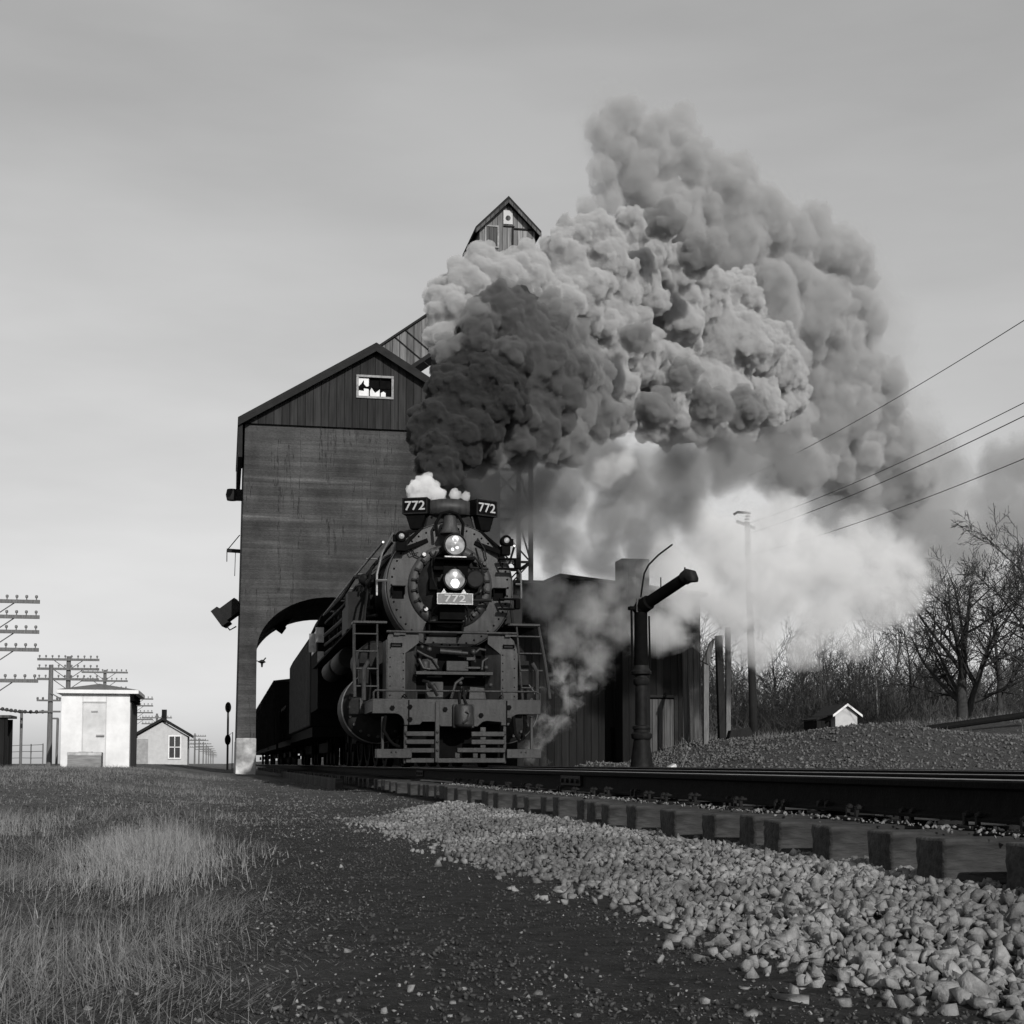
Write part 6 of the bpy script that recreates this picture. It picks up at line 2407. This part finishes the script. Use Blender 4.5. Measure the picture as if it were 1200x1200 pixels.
def soft_cloud(name, balls, dens, albedo, nscale, label, voxel=0.3, erode=1.0, detail=7, aniso=0.0, core=0.25, seed=0.0, warp=0.5):
    """ragged thin smoke: soft density round a handful of centres, eaten into by noise, inside a modelled hull"""
    m = bpy.data.materials.new(name)
    m.use_nodes = True
    t = m.node_tree
    t.nodes.clear()
    n, l = t.nodes, t.links
    o = n.new('ShaderNodeOutputMaterial')
    v = n.new('ShaderNodeVolumePrincipled')
    v.inputs['Color'].default_value = (albedo, albedo, albedo, 1)
    v.inputs['Anisotropy'].default_value = aniso
    l.new(v.outputs[0], o.inputs['Volume'])
    tc = n.new('ShaderNodeTexCoord')
    pos = tc.outputs['Object']
    # warp the position so that the puffs are not round
    wn = n.new('ShaderNodeTexNoise')
    wn.inputs['Scale'].default_value = nscale * 0.6
    wn.inputs['Detail'].default_value = 2
    l.new(pos, wn.inputs['Vector'])
    ws = n.new('ShaderNodeVectorMath'); ws.operation = 'SUBTRACT'; ws.inputs[1].default_value = (0.5, 0.5, 0.5)
    l.new(wn.outputs['Color'], ws.inputs[0])
    wm = n.new('ShaderNodeVectorMath'); wm.operation = 'SCALE'; wm.inputs['Scale'].default_value = warp * 2 / nscale
    l.new(ws.outputs[0], wm.inputs[0])
    wa = n.new('ShaderNodeVectorMath'); wa.operation = 'ADD'
    l.new(pos, wa.inputs[0]); l.new(wm.outputs[0], wa.inputs[1])
    acc = None
    for b in balls:
        d = n.new('ShaderNodeVectorMath'); d.operation = 'DISTANCE'
        l.new(wa.outputs[0], d.inputs[0])
        d.inputs[1].default_value = b[:3]
        r = n.new('ShaderNodeMapRange')
        r.interpolation_type = 'SMOOTHSTEP'
        r.inputs[1].default_value = b[3]
        r.inputs[2].default_value = b[3] * core
        l.new(d.outputs['Value'], r.inputs[0])
        if acc is None:
            acc = r.outputs[0]
        else:
            mx = n.new('ShaderNodeMath'); mx.operation = 'SMOOTH_MAX'; mx.inputs[2].default_value = 0.15
            l.new(acc, mx.inputs[0]); l.new(r.outputs[0], mx.inputs[1])
            acc = mx.outputs[0]
    no = n.new('ShaderNodeTexNoise')
    no.inputs['Scale'].default_value = nscale
    no.inputs['Detail'].default_value = detail
    no.inputs['Roughness'].default_value = 0.62
    l.new(wa.outputs[0], no.inputs['Vector'])
    nr = n.new('ShaderNodeMapRange')
    nr.inputs[1].default_value = 0.30; nr.inputs[2].default_value = 0.68
    nr.inputs[3].default_value = -erode; nr.inputs[4].default_value = 0.15
    l.new(no.outputs[0], nr.inputs[0])
    ad = n.new('ShaderNodeMath'); ad.operation = 'ADD'
    l.new(acc, ad.inputs[0]); l.new(nr.outputs[0], ad.inputs[1])
    dn = n.new('ShaderNodeMapRange')
    dn.inputs[1].default_value = 0.0; dn.inputs[2].default_value = 0.8
    dn.inputs[3].default_value = 0.0; dn.inputs[4].default_value = dens
    l.new(ad.outputs[0], dn.inputs[0])
    l.new(dn.outputs[0], v.inputs['Density'])
    big = [(b[0], b[1], b[2], b[3] * 1.12) for b in balls]
    ob = billow(name, big, voxel, int(seed) + 3, m, l1=0, l2=0)
    if 'steam' in name:
        tag(ob, label, 'steam')
    else:
        to_plume(ob, label)
    return ob


Dt = lambda px, py: 52 + max(0, px - 900) * 0.07
fringe = B3([(722, 150, 66), (770, 175, 70), (760, 225, 66), (830, 225, 76), (880, 250, 76), (930, 290, 80), (985, 320, 80), (1010, 380, 80), (1020, 440, 80), (1045, 500, 76),
             (1070, 550, 76), (960, 440, 90), (900, 380, 90), (1090, 600, 70)], lambda px, py: 42 + max(0, px - 700) * 0.055)
soft_cloud('smoke_fringe', fringe, 0.38, 0.62, 0.9, 'torn grey fringe of smoke round the upper right of the plume', 0.45, 0.85, core=0.45)

tail = B3([(1120, 700, 46, 62), (1190, 690, 50, 64), (1080, 650, 60, 58), (1050, 670, 50, 58), (1215, 540, 60), (1235, 640, 56), (1010, 570, 66), (960, 545, 56), (930, 560, 60), (985, 590, 66), (1045, 600, 66), (1000, 635, 50), (1095, 615, 66), (1105, 560, 60), (1130, 645, 60), (1075, 665, 44),
           (1165, 600, 62), (1195, 625, 56), (1225, 600, 60), (1080, 520, 50), (1180, 550, 56), (1150, 660, 40)], Dt)
soft_cloud('drifting_smoke', tail, 0.75, 0.50, 0.9, 'thin grey smoke sinking towards the bare trees at the right', 0.5, 0.75)

shade = B3([(588, 545, 58, 34), (605, 590, 60, 34.5), (585, 625, 44, 34.5), (640, 560, 50, 35), (690, 535, 62, 38), (625, 560, 52, 36.5), (655, 590, 60, 38), (735, 565, 66, 40), (800, 555, 66, 41), (860, 535, 60, 43), (600, 600, 56, 36.5), (650, 630, 56, 38), (575, 570, 40, 35.5), (720, 615, 50, 40), (790, 595, 50, 42), (920, 545, 56, 45)], None)
soft_cloud('shaded_smoke', shade, 1.7, 0.42, 1.3, 'thin smoke under the pale billows, the plume shadow put into its dark colour', 0.35, 0.62, warp=0.9, detail=9)  # low albedo stands for the shadow the plume throws on this haze

Ds = lambda px, py: 41 + (px - 650) * 0.014
steam = B3([(655, 664, 40, 50), (705, 655, 46, 50), (765, 640, 60, 50), (790, 670, 50), (805, 690, 72), (855, 650, 80), (860, 715, 70), (905, 690, 84), (910, 620, 62),
            (955, 665, 80), (970, 725, 60), (1010, 690, 66), (820, 610, 50), (1010, 635, 52), (775, 735, 44), (1040, 715, 44), (885, 752, 44), (940, 765, 34), (1055, 660, 56), (1060, 690, 50), (1000, 750, 34)], Ds)
soft_cloud('steam_cloud', steam, 1.7, 0.90, 1.2, 'bright white steam cloud drifting low behind the water column', 0.35, 0.78, core=0.2, detail=9, warp=0.8)

soft_cloud('bright_steam', B3([(705, 548, 30, 35), (732, 543, 24, 35), (712, 560, 20, 35)], None), 2.0, 0.97, 2.2, 'bright patch of steam glowing between the dark smoke right of the stack', 0.2, 0.9, warp=1.0)

veil = B3([(640, 700, 50), (690, 715, 55), (735, 730, 50), (700, 770, 40), (660, 745, 40), (720, 690, 44), (748, 668, 46), (750, 690, 40)], lambda px, py: 44.6)
soft_cloud('steam_veil', veil, 0.6, 0.9, 1.9, 'faint steam veil drifting over the face of the sooty plank building', 0.3, 0.9)

puff = B3([(489, 573, 13), (499, 568, 13), (508, 575, 11), (485, 583, 8), (516, 580, 8), (533, 580, 7), (546, 582, 6), (496, 580, 10)], lambda px, py: 26.9)
o = billow('steam_puff', puff, 0.02, 6, vol_mat('puff_steam', 8.0, 0.988), disp=0.03, dscale=0.12, l1=24, l2=14, l3=4)
tag(o, 'small bright white steam puff at the foot of the black smoke column', 'steam')

wisp = B3([(630, 872, 30), (645, 848, 34), (664, 815, 36), (655, 790, 30), (690, 800, 26)], lambda px, py: 27.2)
soft_cloud('cylinder_steam', wisp, 1.7, 0.95, 3.4, 'thin steam wisp escaping beside the right end of the pilot beam', 0.1, 1.35, warp=1.2, core=0.05)
